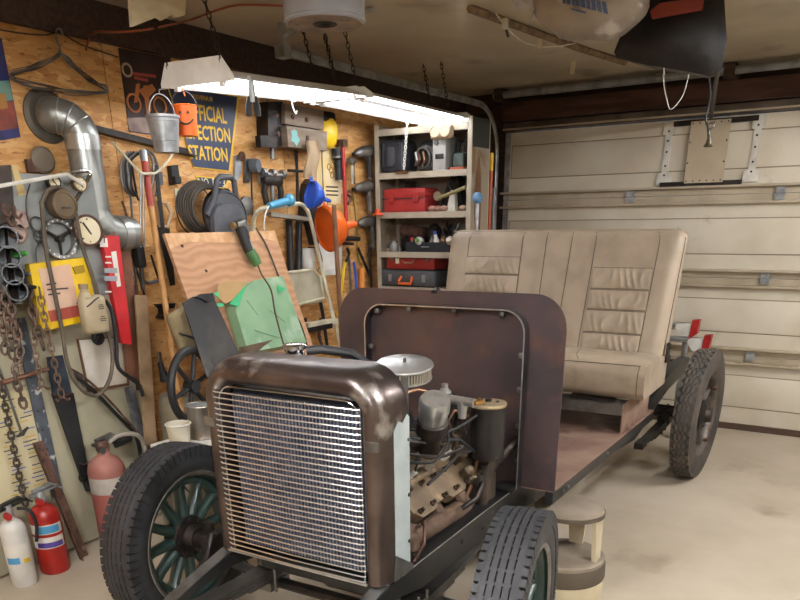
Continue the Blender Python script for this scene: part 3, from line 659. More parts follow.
for x, y, z, r in ((.22, .47, .70, .028), (.26, .46, .64, .022), (.17, .55, .74, .03)): K(B().lathe([(0, 0), (r, .003), (r, .04), (r*.6, .05), (0, .052)], (x, y, z), (.6, -.3, .7), 10), 'brass_sender', mat('dark brass', '5e5140', .5, .5))
K(B().tube([(.31, .50, .60), (.335, .46, .62), (.335, .40, .58), (.30, .36, .55)], .010, 8), 'dipstick_tube', DARKM)
b = B().rbox((.27, .60, .56), (.05, .05, .16), .01); b.cyl((.27, .57, .50), (.30, .52, .44), .02, n=10); K(b, 'steering_box', DARKM)
K(B().tube([(.28, .62, .60), (.30, .76, .66), (.33, .80, .70)], .018, 10), 'steering_shaft', DARKM)
# ================================================================ bench seat (car-local coordinates, own thing)
SEAT_O = CM@Vec((-.085, 1.98, .676))
seat = thing('leather_bench', 'worn tan leather bench seat with ruched stitched panels on the chassis', 'seat', SEAT_O, CAR_A)
LEATH = mat('worn tan leather', 'a1917d', .5, 0, '928370', 7, c3='6f604d', sc3=4.5, mix3=(.62, .8), bump=.06, bsc=60)
SEAM = mat('dark seam thread', '4d4234', .8)
def T(b, name, m, parent=None, **k): return b.build(name, m, parent or seat, local=True, **k)
# backrest: leaning plane; u from -1..1 across, v 0..1 up ; local origin at cushion bottom
def bw(v): return .652+.012*v          # half width grows towards the top
def back(u, v, off=0.0):               # u in -1..1
    x = u*(bw(v)-(.05*(1-math.sqrt(max(0, 1-((v-.9)/.1)**2))) if v > .9 else 0)); lean = .20+.17*v; z = .145+.625*v
    if v > .93: z -= .0; 
    e = max(0, abs(u)-.92)/.08; puff = .03*(1-e*e)*(1 if v < .95 else max(0, 1-((v-.95)/.05)**2))
    return Vec((x, lean-puff-off, z))
b = B()
nu, nv = 60, 30
def fr(s, t): return back(-1+2*s, t)
b.slab(fr, nu, nv, lambda s, t: Vec((0, .13-.04*t, 0)))
T(b, 'backrest', LEATH, ang=50)
bk = [o for o in seat.children if o.name.startswith('backrest')][0]
def seam(p, par=bk, r=.0018): 
    T(B().tube(p, r, 5), 'seam', SEAM, par)
# panel layout in u: outer bolsters, left ruched panel, three centre flutes, right ruched panel, bolster
us = [-.80, -.30, -.09, .13, .33, .83]
for uu in us: seam([back(uu-.02*(1-k/20)*(1 if uu > 0 else -1)*.6, .02+.96*k/20, .002) for k in range(21)])
def ruched(u0, u1, v0, v1):
    b = B(); ph = random.random()*9; n1, n2 = 64, 10
    def f(s, t):
        u = u0+(u1-u0)*s; v = v0+(v1-v0)*t; edge = sin(pi*min(1, max(0, s)))**.4*sin(pi*t)**.5 if 0 < s < 1 and 0 < t < 1 else 0
        w_ = 1-2*abs(sin(s*20+ph+1.6*sin(t*2.6+ph+s*7)))**.55+.35*sin(s*11+ph*2+t*2.5)
        return back(u, v, .004+edge*(.014+.009*w_*(1-.4*t)))
    b.grid(f, n1, n2); T(b, 'ruched_panel', LEATH, bk, ang=60)
    for v in (v0, v1): seam([back(u0+(u1-u0)*k/8, v, .003) for k in range(9)])
for u0, u1, vs in ((-.80, -.30, (.34, .49, .64, .79)[0:3]), (.345, .815, (.06, .215, .385, .56))):
    vs = (.30, .47, .63) if u0 < 0 else (.03, .185, .37, .535)
    ve = (.46, .62, .775) if u0 < 0 else (.175, .36, .525, .70)
    for v0, v1 in zip(vs, ve): ruched(u0, u1, v0, v1)
b = B().tube([back(-1+2*k/30, .985, -.01)+Vec((0, .0, .004)) for k in range(31)], .004, 6); T(b, 'piping', LEATH, bk)
for s in (-1, 1): T(B().tube([back(s, k/14, -.02) for k in range(15)], .004, 6), 'piping', SEAM, bk)
# cushion
def cush():
    b = B(); n1, n2 = 40, 12
    def sec(t):     # profile in (y,z): up the front, over the top to the back
        P = [(-.16, .0), (-.19, .03), (-.20, .08), (-.195, .135), (-.165, .175), (-.12, .19), (0, .185), (.12, .178), (.24, .17), (.30, .15), (.30, .0)]
        k = t*(len(P)-1); i = min(int(k), len(P)-2); f = k-i; return P[i][0]+(P[i+1][0]-P[i][0])*f, P[i][1]+(P[i+1][1]-P[i][1])*f
    xs = [-.665, -.663, -.65, -.615]+[-.565+k*.113 for k in range(11)]+[.615, .65, .663, .665]
    vs = []
    for x in xs:
        e = 1-max(0, abs(x)-.585)/.08*.10
        for j in range(31): y, z = sec(j/30); vs.append((x, .02+(y-.02)*(.97+.03*e), z*e+(.004*sin(x*9))))
    k = 31; fs = [(i*k+j, (i+1)*k+j, (i+1)*k+j+1, i*k+j+1) for i in range(len(xs)-1) for j in range(30)]
    fs += [tuple(range(k)), tuple(range((len(xs)-1)*k+k-1, (len(xs)-1)*k-1, -1))]
    fs += [((i+1)*k, i*k, i*k+30, (i+1)*k+30) for i in range(len(xs)-1)]
    return b.add(vs, fs), sec, xs
cb, csec, cxs = cush(); cu_ = T(cb, 'cushion', LEATH, ang=50)
seam([(x, csec(.37)[0]-.002, csec(.37)[1]+.001) for x in [-.635+k*.0635 for k in range(21)]], cu_)
for x in (-.2, .22): seam([(x+.1*(1-k/10), csec(.4+.04*k)[0], csec(.4+.04*k)[1]+.002) for k in range(11)], cu_)
seam([(.63, csec(.03+.034*k)[0]-.002, csec(.03+.034*k)[1]) for k in range(11)], cu_)
seam([(-.63, csec(.03+.034*k)[0]-.002, csec(.03+.034*k)[1]) for k in range(11)], cu_)
for s in (-1, 1):
    b = B().box((s*.672, .25, .17), (.012, .05, .10)); b.cyl((s*.665, .25, .20), (s*.684, .25, .20), .014, n=10); T(b, 'hinge_bracket', DARKM)
# ================================================================ things on and along the left wall
def wp(px, o): return [W(u, v, o) for u, v in px]
def wpoly(px, o, th): return B().prism(wp(px, o), Xdir*th)
def wtube(px, r, o=.03, n=8, **k): return B().tube([W(q[0], q[1], q[2] if len(q) > 2 else o) for q in px], r, n, **k)
def wthing(name, label, cat, u, v, o, group=None): return thing(name, label, cat, W(u, v, o), 0, group)
def smooth(P, n=5):
    P = [Vec(p) for p in P]; out = []
    for i in range(len(P)-1):
        p0, p1, p2, p3 = P[max(i-1, 0)], P[i], P[i+1], P[min(i+2, len(P)-1)]
        for k in range(n):
            t = k/n; out.append(.5*((2*p1)+(p2-p0)*t+(2*p0-5*p1+4*p2-p3)*t*t+(3*p1-p0-3*p2+p3)*t**3))
    return out+[P[-1]]
def wcurve(px, r, o=.03, n=6, k=5, **kw): return B().tube(smooth([W(q[0], q[1], q[2] if len(q) > 2 else o) for q in px], k), r, n, **kw)
PAPER = mat('yellowed paper', 'd9cfb2', .8, 0, 'cbbd97', 8)
WPAPER = mat('white paper', 'dedad0', .8, 0, 'cfc9bb', 8)
WOODH = mat('ash tool handle', 'b98a52', .5, 0, 'a3733f', 6, stretch=(4, 4, 1))
BROWNH = mat('dark brown handle', '7a5236', .55, 0, '64422b', 8)
REDP = mat('red paint', 'b02a26', .4, 0, '96211f', 9)
BLUEP = mat('blue plastic', '2a55b8', .4)
ORANGEP = mat('orange plastic', 'ea6a1c', .38, 0, 'dd5c14', 6)
YELLP = mat('yellow plastic', 'e3bd1c', .45, 0, 'd2aa18', 9)
INK = mat('dark print', '3a3734', .8)
LEATHB = mat('brown leather', '7a4f38', .65, 0, '63402d', 9, bump=.1)
LEATHT = mat('tan canvas belt', '9a7f5f', .7, 0, '836a4d', 9, bump=.1)
GREYP = mat('grey plastic', '5a5d62', .5, 0, '4a4c50', 9)
# ---- steel backboard
bbd = tag(B().bb((XW+.192, .95, 1.20), (XW+.20, W(92, 172, .2).y, 1.70)).build('steel_backboard', mat('dull grey sheet metal', '8e918d', .5, .35, '7d807d', 5, c3='6d5b50', sc3=4, mix3=(.66, .8))), 'grey sheet metal backboard holding gauges and pulleys', 'backboard')
tag(B().bb((XW+.01, 1.05, .015), (XW+.09, 2.50, 1.195)).build('painted_board', mat('pale green beige paint', 'aca58b', .55, 0, '9d967d', 4, c3='7f6f56', sc3=5, mix3=(.66, .8))), 'pale green beige painted board reaching down to the floor', 'backboard')
fx = .20
for z in (1.28, 1.62): B().bb((XW+.002, 1.5, z), (XW+.19, 1.54, z+.04)).build('stand_off', GALV, bbd)
def gauge(u, v, r, label, dark):
    p = W(u, v, fx+.002+r*.16); t = thing('dial_gauge', label, 'gauge', p, 0, 'dial gauges on the backboard'); ax = Vec((1, -.15, .05))
    a = ax.normalized(); B().lathe([(r*.8, 0), (r*.85, .03), (r, .03), (r, .045), (r*.86, .047), (r*.84, .041)], p, ax, 24).build('case', dark, t)
    f = B().lathe([(0, .040), (r*.85, .040), (r*.85, .0415), (0, .0415)], p, ax, 24).build('face', PAPER, t)
    B().box(p+a*.043, (.002, r*.12, r*1.2), Matrix.Rotation(.6, 3, 'X')).build('needle', INK, f)
    for k in range(8): q = 2*pi*k/8; B().box(p+a*.043+Vec((0, cos(q), sin(q)))*r*.7, (.002, r*.1, r*.1)).build('dial_mark', INK, f)
gauge(50, 183, .028, 'small white faced gauge beside the hooked chrome tube, left one', DARKM)
gauge(76, 185, .03, 'small cream faced gauge under the tip of the white rod', mat('brass case', '8a7450', .4, .7))
gauge(84, 231, .066, 'large cream faced dial gauge right of the spoked handwheel', RUST)
p = W(57, 205, fx); t = thing('timer_drum', 'round brown drum hanging above the spoked handwheel', 'drum', p)
ax = Vec((1, -.1, 0)); B().lathe([(.058, .006), (.060, .055), (.058, .06), (.046, .064), (.045, .06), (0, .062)], p, Xdir, 30).build('case', mat('brown painted drum', '6b5a43', .5, .3, '5a4a36', 9), t)
B().box(p+Vec((.064, 0, -.012)), (.004, .04, .006)).build('slot', INK, t)
p = W(59, 239, fx+.016); t = thing('handwheel', 'three spoked steel handwheel with punched rim on the grey backboard', 'handwheel', p)
B().lathe([(.066, -.01), (.082, -.012), (.084, 0), (.082, .012), (.066, .01), (.066, -.01)], p, Xdir, 32, cap=False).build('rim', STEEL, t)
for k in range(3): a = 2*pi*k/3+.5; B().tube([p, p+Vec((0, cos(a)*.07, sin(a)*.07))], [.009, .006], 6).build('spoke', DARKM, t)
for k in range(20): a = 2*pi*k/20; B().cyl(p+Vec((.011, cos(a)*.074, sin(a)*.074)), p+Vec((.0135, cos(a)*.074, sin(a)*.074)), .004, n=6).build('rim_hole', WPAPER, t)
B().cyl(p-Xdir*.015, p+Xdir*.02, .014, n=12).build('hub', DARKM, t)
for (u, v, r, l) in ((21, 220, .04, 'pinkish metal disc on the backboard, upper of two'), (18, 233, .042, 'dull pinkish metal disc under the brighter disc')):
    p = W(u, v, fx); one('metal_disc', B().lathe([(0, 0), (r, 0), (r, .006), (r*.8, .008), (r*.78, .004), (.006, .004), (.006, .01), (0, .01)], p, Xdir, 26), mat('pinkish copper plate', 'a08a80', .4, .5, '857268', 9), l, 'disc', 'metal discs on the backboard')
b = wcurve([(41.5, 203), (46, 250), (53, 285), (62, 330), (68, 365), (82, 390), (98, 395), (110, 378), (112, 350), (103, 318), (95, 285), (82, 245), (75, 212), (69, 193), (57, 187), (47, 191)], .009, fx+.048, 6, 4, closed=True)
one('drive_belt', b, mat('dusty brown belt', '5f5345', .8, 0, '4c4338', 9), 'long dusty drive belt looped over the brown drum', 'belt')
b = wcurve([(73, 204), (80, 193), (87, 181), (90, 174), (86, 171), (76, 172), (70, 173)], .009, fx+.03, 8); one('chrome_tube', b, CHROME, 'bent chrome tube hooked at its upper end', 'tube')
b = wtube([(-6, 187), (67, 174), (82, 184)], .008, fx+.08, 6); one('white_rod', b, WHITEP, 'thin white folding rod sticking out from the left edge', 'rod')
b = wcurve([(30, 184), (26, 200), (28, 220), (36, 236), (44, 238), (37, 246), (37, 262), (46, 274), (62, 277), (80, 276), (83, 268)], .0025, fx+.012, 5); one('thin_wire', b, INK, 'thin dark wire dangling in a curve over the yellow holder', 'wire')
b = B().tor(W(37, 224, fx+.01), Xdir, .028, .003, 20, 5); one('wire_ring', b, INK, 'small dark wire ring left of the handwheel, upper', 'ring')
b = B().tor(W(38, 236, fx+.02), Xdir, .02, .003, 20, 5); one('wire_ring', b, INK, 'smaller dark wire ring left of the handwheel, lower', 'ring')
one('masking_tape', wpoly([(11, 166), (16, 165), (26, 194), (18, 196)], fx, .003), mat('old masking tape', 'c0a973', .7), 'strip of yellowed masking tape on the backboard corner', 'tape')
t = wthing('round_cover', 'dusty round metal lid against the strand board beside the stove pipe', 'cover', 42, 168, .03); B().lathe([(0, 0), (.055, 0), (.055, .012), (.045, .02), (0, .022)], W(42, 160, .02), Xdir, 28).build('disc', mat('dusty brown lid', '75695a', .6, .3), t); B().box(W(34, 166, .02), (.02, .07, .05)).build('bracket', RUST, t)
# ---- stove pipe
p = W(46, 116, 0); t = thing('stove_pipe', 'galvanized stove pipe elbow coming out of the wall and dropping down', 'pipe', p)
GP = mat('galvanized pipe', '9a9c98', .38, .7, '85867f', 7, c3='6f6a5f', sc3=5)
B().lathe([(.07, .001), (.108, .001), (.108, .010), (.09, .02), (.075, .018)], p, Xdir, 32).build('wall_collar', mat('dark sooty collar', '5d564c', .55, .4), t)
r_ = .072; px_ = XW+.118; py_ = W(84, 150, .118).y
p0 = Vec((XW+.03, p.y, p.z)); top = Vec((px_, py_, 1.86))
arc = [p0]+[Vec((XW+.045+(px_-XW-.045)*sin(a), p.y+(py_-p.y)*sin(a), 1.86+(p.z-1.86)*cos(a))) for a in [rad(7.5*k) for k in range(13)]]
for k in range(0, 12, 3): B().tube(arc[k:k+5], r_+.0012*((k//3) % 2), 24).build('elbow_gore', GP, t)
for k in (3, 6, 9): B().tor(arc[k], arc[k+1]-arc[k-1], r_+.001, .0035, 26, 6).build('elbow_seam', mat('bright band', 'b7b9b6', .3, .8), t)
B().cyl(top+Zdir*.01, top-Zdir*.05, r_+.004, n=24).build('crimp_band', mat('bright band', 'b7b9b6', .3, .8), t)
e2 = Vec((px_, py_, 1.555)); B().cyl(top-Zdir*.04, e2, r_, n=24).build('straight_pipe', GP, t)
arc2 = [e2+Vec((.012*sin(a), .10-.10*cos(a), -.09*sin(a))) for a in [rad(x) for x in range(0, 91, 18)]]
for k, (a, d) in enumerate(zip(arc2, arc2[1:])): B().cyl(a-(d-a)*.2, d+(d-a)*.2, r_+.0012*(k % 2), n=24).build('elbow_gore', GP, t)
e3 = arc2[-1]; B().cyl(e3, e3+Ydir*.045, r_+.006, n=24).build('crimp_band', mat('bright band', ''), t); B().cyl(e3+Ydir*.04, e3+Ydir*.085, r_, n=24).build('straight_pipe', GP, t)
# ---- wire hangers
for k in range(8):
    j = lambda s=3.2: random.uniform(-s, s)
    px = [(63+j(1), 35+j(1)), (60+j(1), 29+j(1)), (56, 31), (57+j(1), 40), (60+j(1), 52+j()), (40+j(), 64+j()), (15+j(2.5), 72+j(3)), (14+j(), 78+j()), (40+j(), 87+j()), (75+j(), 93+j()), (104+j(2.5), 93+j(2)), (106+j(2), 88+j()), (88+j(), 78+j()), (70+j(), 60+j()), (61+j(1), 53)]
    one('wire_hanger', wcurve(px, .0022, .010+.012*k, 5, 4), STEEL, 'thin bent wire coat hanger in the bundle hanging at top left', 'hanger', 'bundled wire hangers')
one('hanging_wire', wcurve([(-4, 29), (20, 33), (45, 35), (60, 33), (80, 44), (100, 51), (118, 57)], .003, .02, 5), INK, 'black wire strung along the wall top behind the hangers', 'wire')
# ---- posters
t = wthing('car_poster', 'bright printed car poster cut off at the left edge', 'poster', 5, 138, .002)
wpoly([(-12, 38), (1, 38), (20, 137), (4, 140), (-12, 141)], .001, .004).build('sheet', mat('poster blue violet', '2f3266', .6, 0, '1f214a', 9), t)
wpoly([(-8, 82), (9, 80), (13, 100), (-8, 104)], .005, .001).build('print_patch', mat('poster green print', '6d9384', .6, 0, '40656d', 12), t)
wpoly([(-8, 104), (13, 101), (18, 128), (-8, 132)], .005, .001).build('print_patch', mat('poster red print', '8f4636', .6, 0, '5f2c2a', 12), t)
wpoly([(-8, 96), (5, 93), (8, 108), (-8, 111)], .006, .001).build('print_patch', mat('poster orange print', 'a67840', .6), t)
t = wthing('motorcycle_poster', 'dark brown poster with an orange motorcycle behind the hanging bucket', 'poster', 145, 137, .002)
wpoly([(118, 48), (170, 58), (173, 138), (129, 132)], .001, .004).build('sheet', mat('poster dark brown', '3a2420', .55, 0, '241714', 7), t)
wpoly([(127, 118), (172, 116), (172.5, 136), (129.5, 131)], .0052, .001).build('print_patch', mat('poster pale ground', '97857a', .6, 0, '6c5650', 9), t)
B().tor(W(127, 70, .008), Xdir, .026, .005, 22, 5).build('print_ring', mat('poster cream print', 'b59f86', .6), t)
for x0, x1, y0 in ((133, 156, 72), (134, 148, 76)): wpoly([(x0, y0), (x1, y0+3), (x1, y0+6), (x0, y0+3)], .006, .001).build('print_line', mat('poster red letter', 'a0453a', .6), t)
for (u, v, r) in ((134, 103, .038), (160, 106, .038)): B().tor(W(u, v, .008), Xdir, r, .005, 22, 5).build('print_wheel', mat('poster orange bike', 'b5703c', .6), t)
for q in ([(138, 90), (152, 84), (156, 90), (146, 100)], [(143, 86), (147, 85), (151, 110), (147, 118)], [(136, 84), (140, 83), (138, 102), (134, 103)]): wpoly(q, .006, .001).build('print_frame', mat('poster orange bike', ''), t)
# ---- black angle bar and things hung from it
b = B(); a, c = W(90, 132, .0), W(191, 157, .0); b.prism([a, a+Vec((0, 0, .035)), c+Vec((0, 0, .035)), c], Xdir*.006); b.prism([a, c, c+Xdir*.05, a+Xdir*.05], Zdir*.006)
one('angle_bar', b, DARKM, 'long black steel angle bar fixed to the strand board under the posters', 'bar')
for k in range(5):
    px = [(128+k*3, 152), (122+k*2, 162), (121+k*2.5, 175), (124+k*2, 188), (131+k*1.5, 196)]
    one('cable_loop', wcurve(px, .006, .02+.012*k, 6), (STEEL, GREYP, BLACKP, STEEL, BLACKP)[k], ('bare steel cable looped over the bar, outermost', 'grey cable looped over the bar beside the outermost steel one', 'black cable looped over the bar in the middle', 'bright steel cable looped over the bar near the red sleeve', 'black cable looped over the bar next to the red sleeve')[k], 'cable', 'cable loops on the bar')
one('cable_loop', wcurve([(146, 150), (154, 156), (158, 170), (158, 185), (156, 196)], .007, .03, 6), GREYP, 'grey cable bending down right of the red sleeved handle', 'cable', 'cable loops on the bar')
one('cable_loop', wcurve([(147, 151), (153, 162), (153, 180), (150, 192)], .006, .045, 6), STEEL, 'steel cable hanging just behind the red sleeved handle', 'cable', 'cable loops on the bar')
t = wthing('long_handled_tool', 'long wooden handled tool with red sleeve leaning on the wall', 'tool', 186, 430, .45)
a, c = W(143, 151, .09), Vec((XW+.30, 2.80, .05)); c = W(183, 425, .45); f = lambda s: a+(c-a)*s
B().tube([f(0), f(.05)], [.02, .016], 10).build('ferrule', GALV, t); B().cyl(f(.04), f(.20), .017, n=10).build('red_sleeve', mat('red handle sleeve', '9c4236', .5), t); B().cyl(f(.19), f((a.z-.004)/(a.z-c.z)), .015, n=10).build('wooden_shaft', WOODH, t)
t = wthing('creeper_hanger', 'pale bent tube frame hung under the angle bar', 'hanger', 150, 172, .04)
B().tube(smooth([W(*q) for q in ((112, 142, .06), (125, 156, .11), (140, 172, .155), (150, 173.5, .155), (157, 172, .155), (166, 163, .11), (175, 150, .06))], 4), .006, 7).build('cross_tube', CREAM, t)
for u, u2 in ((140, 141), (143, 144)): B().cyl(W(u, 172, .155), W(u2, 247, .155), .005, n=7).build('down_tube', STEEL, t)
t = wthing('trimmer', 'black and grey trimmer hanging below the pale tube frame', 'tool', 141, 255, .1)
B().rbox(W(139, 256, .06), (.05, .05, .11), .012).build('motor_housing', BLACKP, t); B().cyl(W(141, 265, .06), W(143, 290, .06), .012, n=8).build('shaft', STEEL, t); B().tube([W(142, 280, .06), W(148, 283, .05), W(158, 281, .05)], .008, 8).build('handle', GREYP, t)
for px, m_, l in (([(128, 162), (130, 190), (133, 230), (137, 300)], GREYP, 'grey rod hanging between the cables and the black housing'), ([(131, 160), (137, 196), (140, 200)], DARKM, 'short dark steel bar hung among the cables'), ([(151, 255), (158, 277), (168, 300)], DARKM, 'dark bar slanting across the wooden handle'), ([(129, 246), (136, 268), (146, 300)], BLACKP, 'black rod slanting behind the brown strap')):
    one('steel_rod', wcurve([(*q, .035) for q in px], .006, .05, 6, 3), m_, l, 'rod', 'rods hung on the left wall')
t = wthing('hand_saw', 'tan handled hand saw hanging beside the red sleeved handle', 'saw', 165, 230, .02)
B().tube([W(*q, .03) for q in ((158, 202), (166, 203), (171, 213), (167, 227), (160, 226), (159, 214))], .011, 8, closed=True).build('handle', mat('tan saw handle', 'a98d6c', .5), t)
wpoly([(157, 225), (169, 226), (175, 285), (170, 286)], .025, .003).build('blade', DARKM, t)
one('flat_bar', wpoly([(154, 165), (157, 165), (164, 228), (160, 228)], .035, .006), BLACKP, 'narrow black bar hanging over the saw handle', 'bar')
b = wpoly([(167, 166), (174, 165), (177, 184), (169, 185)], .005, .03); b.box(W(175, 180, .03), (.05, .04, .03)); one('black_bracket', b, BLACKP, 'small black plastic bracket right of the saw on strand board', 'bracket')
one('plate', wpoly([(158, 172), (162, 172), (163, 185), (159, 185)], .005, .004), GREYP, 'small grey plate behind the narrow black bar', 'plate')
one('rule_strip', wpoly([(174, 188), (179, 189), (180, 210), (177, 210)], .003, .004), mat('pale plastic strip', 'c2bda0', .6), 'short pale strip under the black bracket', 'strip')
for u, l in ((179, 'small wood block on the wall, left one above the plywood'), (187, 'small wood block on the wall, right one above the plywood')):
    b = wpoly([(u-4, 217), (u+4, 218), (u+4, 230), (u-3, 230)], .003, .02); one('wood_block', b, WOODH, l, 'block', 'small wood blocks')
one('iron_hook', B().add(*(lambda q: (q.v, q.f))(wcurve([(122, 201), (126, 214), (129, 236)], .006, .03, 6))), RUST, 'rusty hooked rod hanging right of the stove pipe end', 'hook')
# ---- buckets on the light fixture
t = thing('galvanized_bucket', 'small galvanized bucket hanging from the shop light end', 'bucket', (-2.77, 2.44, 1.80))
p = Vec((-2.765, 2.44, 1.785)); B().lathe([(.0, .002), (.050, 0), (.050, .004), (.066, .128), (.071, .131), (.071, .14), (.067, .141), (.062, .128), (.046, .01), (0, .01)], p, (0, 0, 1), 32).build('pail', GALV, t)
for z, r in ((.118, .0655), (.045, .0565)): B().tor(p+Zdir*z, (0, 0, 1), r, .0025, 32, 5).build('rib', GALV, t)
q = p+Zdir*.135; B().tube([q+Vec((0, sin(a)*.07, .085*cos(a))) for a in [rad(-90+15*k) for k in range(13)]], .003, 6).build('bail', STEEL, t)
B().tube(smooth([q+Vec((0, 0, .085)), q+Vec((0, .0, .10)), Vec((-2.765, 2.475, 2.026))], 4), .003, 6).build('hook', STEEL, t)
t = thing('pumpkin_bucket', 'small orange bucket with a jack-o-lantern face hanging by the light', 'bucket', (-2.80, 2.58, 1.87))
p = Vec((-2.80, 2.60, 1.862)); B().lathe([(0, .002), (.044, 0), (.053, .115), (.056, .118), (.052, .12), (.042, .01), (0, .01)], p, (0, 0, 1), 26).build('pail', ORANGEP, t)
d = Vec((.72, -.69, 0)); s_ = Vec((.69, .72, 0))
for dx in (-.02, .014): c = p+d*.0512+s_*dx+Zdir*.082; B().prism([c-s_*.008, c+s_*.008, c+Zdir*.014], d*.003).build('face_mark', INK, t)
B().tube([p+d*(.049-.008*abs(k)/3)+s_*(.011*k)+Zdir*(.042+.0022*k*k) for k in range(-3, 4)], .004, 6).build('face_mark', INK, t)
q = p+Zdir*.115; B().tube([q+s_*sin(a)*.053+Zdir*(.06*cos(a)) for a in [rad(-90+15*k) for k in range(13)]], .0025, 6).build('bail', BLACKP, t)
B().tube([q+Zdir*.06, q+Zdir*.075, Vec((-2.80, 2.61, 2.018))], .003, 6).build('hook', ORANGEP, t)
t = thing('work_clamp', 'dark spring clamp hanging on the near edge of the shop light', 'clamp', (-2.43, 2.56, 1.98))
p = Vec((-2.395, 2.60, 1.99)); B().tube([p+Zdir*.05, p, p-Zdir*.03], [.012, .016, .014], 10).build('jaw', GALV, t)
for s in (-1, 1): B().tube([p+Vec((.006*s, .008*s, -.01)), p+Vec((.012*s, .012*s, -.045)), p+Vec((.013*s, .013*s, -.08))], [.010, .014, .013], 8).build('grip', BLACKP, t)
for (u, v, z0, l) in ((293, 106, 2.08, 'white S hook under the shop light in front of the wooden blocks'), (249, 84, 2.04, 'small steel S hook under the shop light tube near its end')):
    a = onz(u, v-4, z0); one('s_hook', B().tube(smooth([a+Vec((.012, .0, .0)), a+Vec((0, 0, .014)), a+Vec((-.008, 0, 0)), a+Vec((0, .0, -.03)), a+Vec((.012, .004, -.055)), a+Vec((.02, .004, -.04))], 4), .0035, 6), WHITEP, l, 'hook', 'hooks on the shop light')
# ---- inspection sign
NAVY = mat('navy sign enamel', '26304c', .45, 0, '2f3a57', 6); SIGNY = mat('sign yellow', 'd9b02a', .5)
t = wthing('inspection_sign', 'navy keystone sign with yellow lettering OFFICIAL INSPECTION STATION', 'sign', 212, 172, .005)
K1 = [(166, 84), (239, 96), (230, 172), (193, 168), (181, 128)]
wpoly(K1, .003, .005).build('border', SIGNY, t)
cx = sum(q[0] for q in K1)/5; cy = sum(q[1] for q in K1)/5
wpoly([(cx+(u-cx)*.95, cy+(v-cy)*.965) for u, v in K1], .008, .002).build('panel', NAVY, t)
def wtext(body, u, v, w_, h_, par, o=.011, m_=SIGNY, **k): return text(body, W(u, v, o), Ydir, Zdir, w_, h_, 0, m_, par, **k)
wtext('REVENUE', 203, 98, .14, .02, t, bold=.004)
wtext('OFFICIAL', 206.5, 113.5, .295, .075, t, bold=.022)
wtext('INSPECTION', 205, 133, .375, .072, t, bold=.022)
wtext('STATION', 208.5, 153.5, .285, .07, t, bold=.022)
t = wthing('number_sign', 'small yellow edged number plate below the inspection sign', 'sign', 212, 188, .005)
wpoly([(195, 175.5), (229, 179), (226, 189), (199, 187)], .003, .004).build('border', SIGNY, t); wpoly([(197, 177), (227, 180), (224.5, 187.5), (200.5, 185.8)], .007, .002).build('panel', NAVY, t)
wtext('NO. E F 3', 212, 182.5, .2, .042, t, .0095, mat('sign pale letter', 'd8d2ac', .5))
# ---- cable reel
t = wthing('cable_reel', 'grey and black extension cable reel with handle hanging under the inspection sign', 'cable reel', 222, 230, .02)
for k in range(7): B().tor(W(200+k*1.6, 208+random.uniform(-1, 1), .05+.012*k), Vec((1, -.25, 0)), .125-.004*k, .009, 28, 6).build('cable_turn', mat('dusty black cable', '39332c', .75, 0, '4b443a', 10), t)
B().tor(W(195, 210, .03), Vec((1, 0, 0)), .13, .004, 26, 5).build('cable_end', BLACKP, t)
b = B().lathe([(.05, 0), (.125, 0), (.13, .008), (.125, .02), (.05, .02)], W(222, 214, .10), Vec((1, -.2, 0)), 30); b.build('drum_flange', BLACKP, t)
b = B().lathe([(.05, 0), (.13, 0), (.133, .015), (.12, .03), (.118, .024), (0, .024)], W(225, 217, .17), Vec((1, -.2, 0)), 30); b.build('drum_flange', mat('charcoal drum', '3e4044', .45), t)
b = B(); b.prism([W(u, v, .20) for u, v in ((211, 232), (210, 216), (213, 207), (220, 204), (232, 204), (238, 209), (242, 218), (243, 232))], Xdir*.03); b.build('face_plate', GREYP, t)
b = B().tube([W(u, v, .19) for u, v in ((207, 216), (214, 200), (217, 180), (220, 177), (230, 177), (234, 181), (236, 198), (244, 214))], .016, 10); b.build('carry_handle', mat('charcoal drum', ''), t)
B().sph(W(226, 194, .16), (.03, .03, .03)).build('chrome_guide', CHROME, t); B().lathe([(0, 0), (.05, 0), (.05, .02), (0, .03)], W(245, 206, .12), Xdir, 20).build('crank_disc', STEEL, t)
# ---- wooden blocks rack
t = wthing('wood_block_rack', 'weathered wooden blocks bolted to a black bracket with teal paint splash', 'rack', 290, 150, .01)
WW = mat('weathered grey wood', '837362', .75, 0, '6c5c4c', 5, stretch=(1, 1, 6), bump=.15)
for q, dd in (([(272, 105), (311, 112), (311, 131), (272, 125)], .10), ([(271, 127), (312, 133), (312, 152), (273, 148)], .12)): wpoly(q, .02, dd).build('block', WW, t)
wpoly([(256, 103), (271, 103), (272, 147), (257, 145)], .003, .09).build('bracket', DARKM, t); wpoly([(255, 136), (272, 136), (272, 148), (256, 147)], .09, .04).build('bracket_foot', DARKM, t)
wpoly([(291, 131), (294, 129.5), (297, 131), (297.5, 136), (300, 140), (298, 143), (297, 147), (294, 142), (291, 141), (292, 136)], .141, .001).build('paint_splash', mat('teal paint', '6a9f9b', .6), t)
for u, v in ((278, 134), (307, 138), (276, 115), (292, 117), (306, 120)): B().lathe([(.014, 0), (.014, .008), (.006, .012)], W(u, v, .139 if v > 125 else .118), Xdir, 6).build('bolt', RUST, t)
B().cyl(W(272, 148, .06), W(272.5, 159, .06), .014, n=8).build('hanging_bolt', STEEL, t)
t = wthing('t_bar', 'black T shaped bar hanging below the wooden blocks', 'tool', 296, 200, .03)
B().tube([W(296, 150, .05), W(297, 172, .05), W(298, 206, .05)], [.012, .009, .013], 8).build('shank', DARKM, t); B().box(W(296, 171, .05), (.02, .14, .015)).build('cross_bar', DARKM, t)
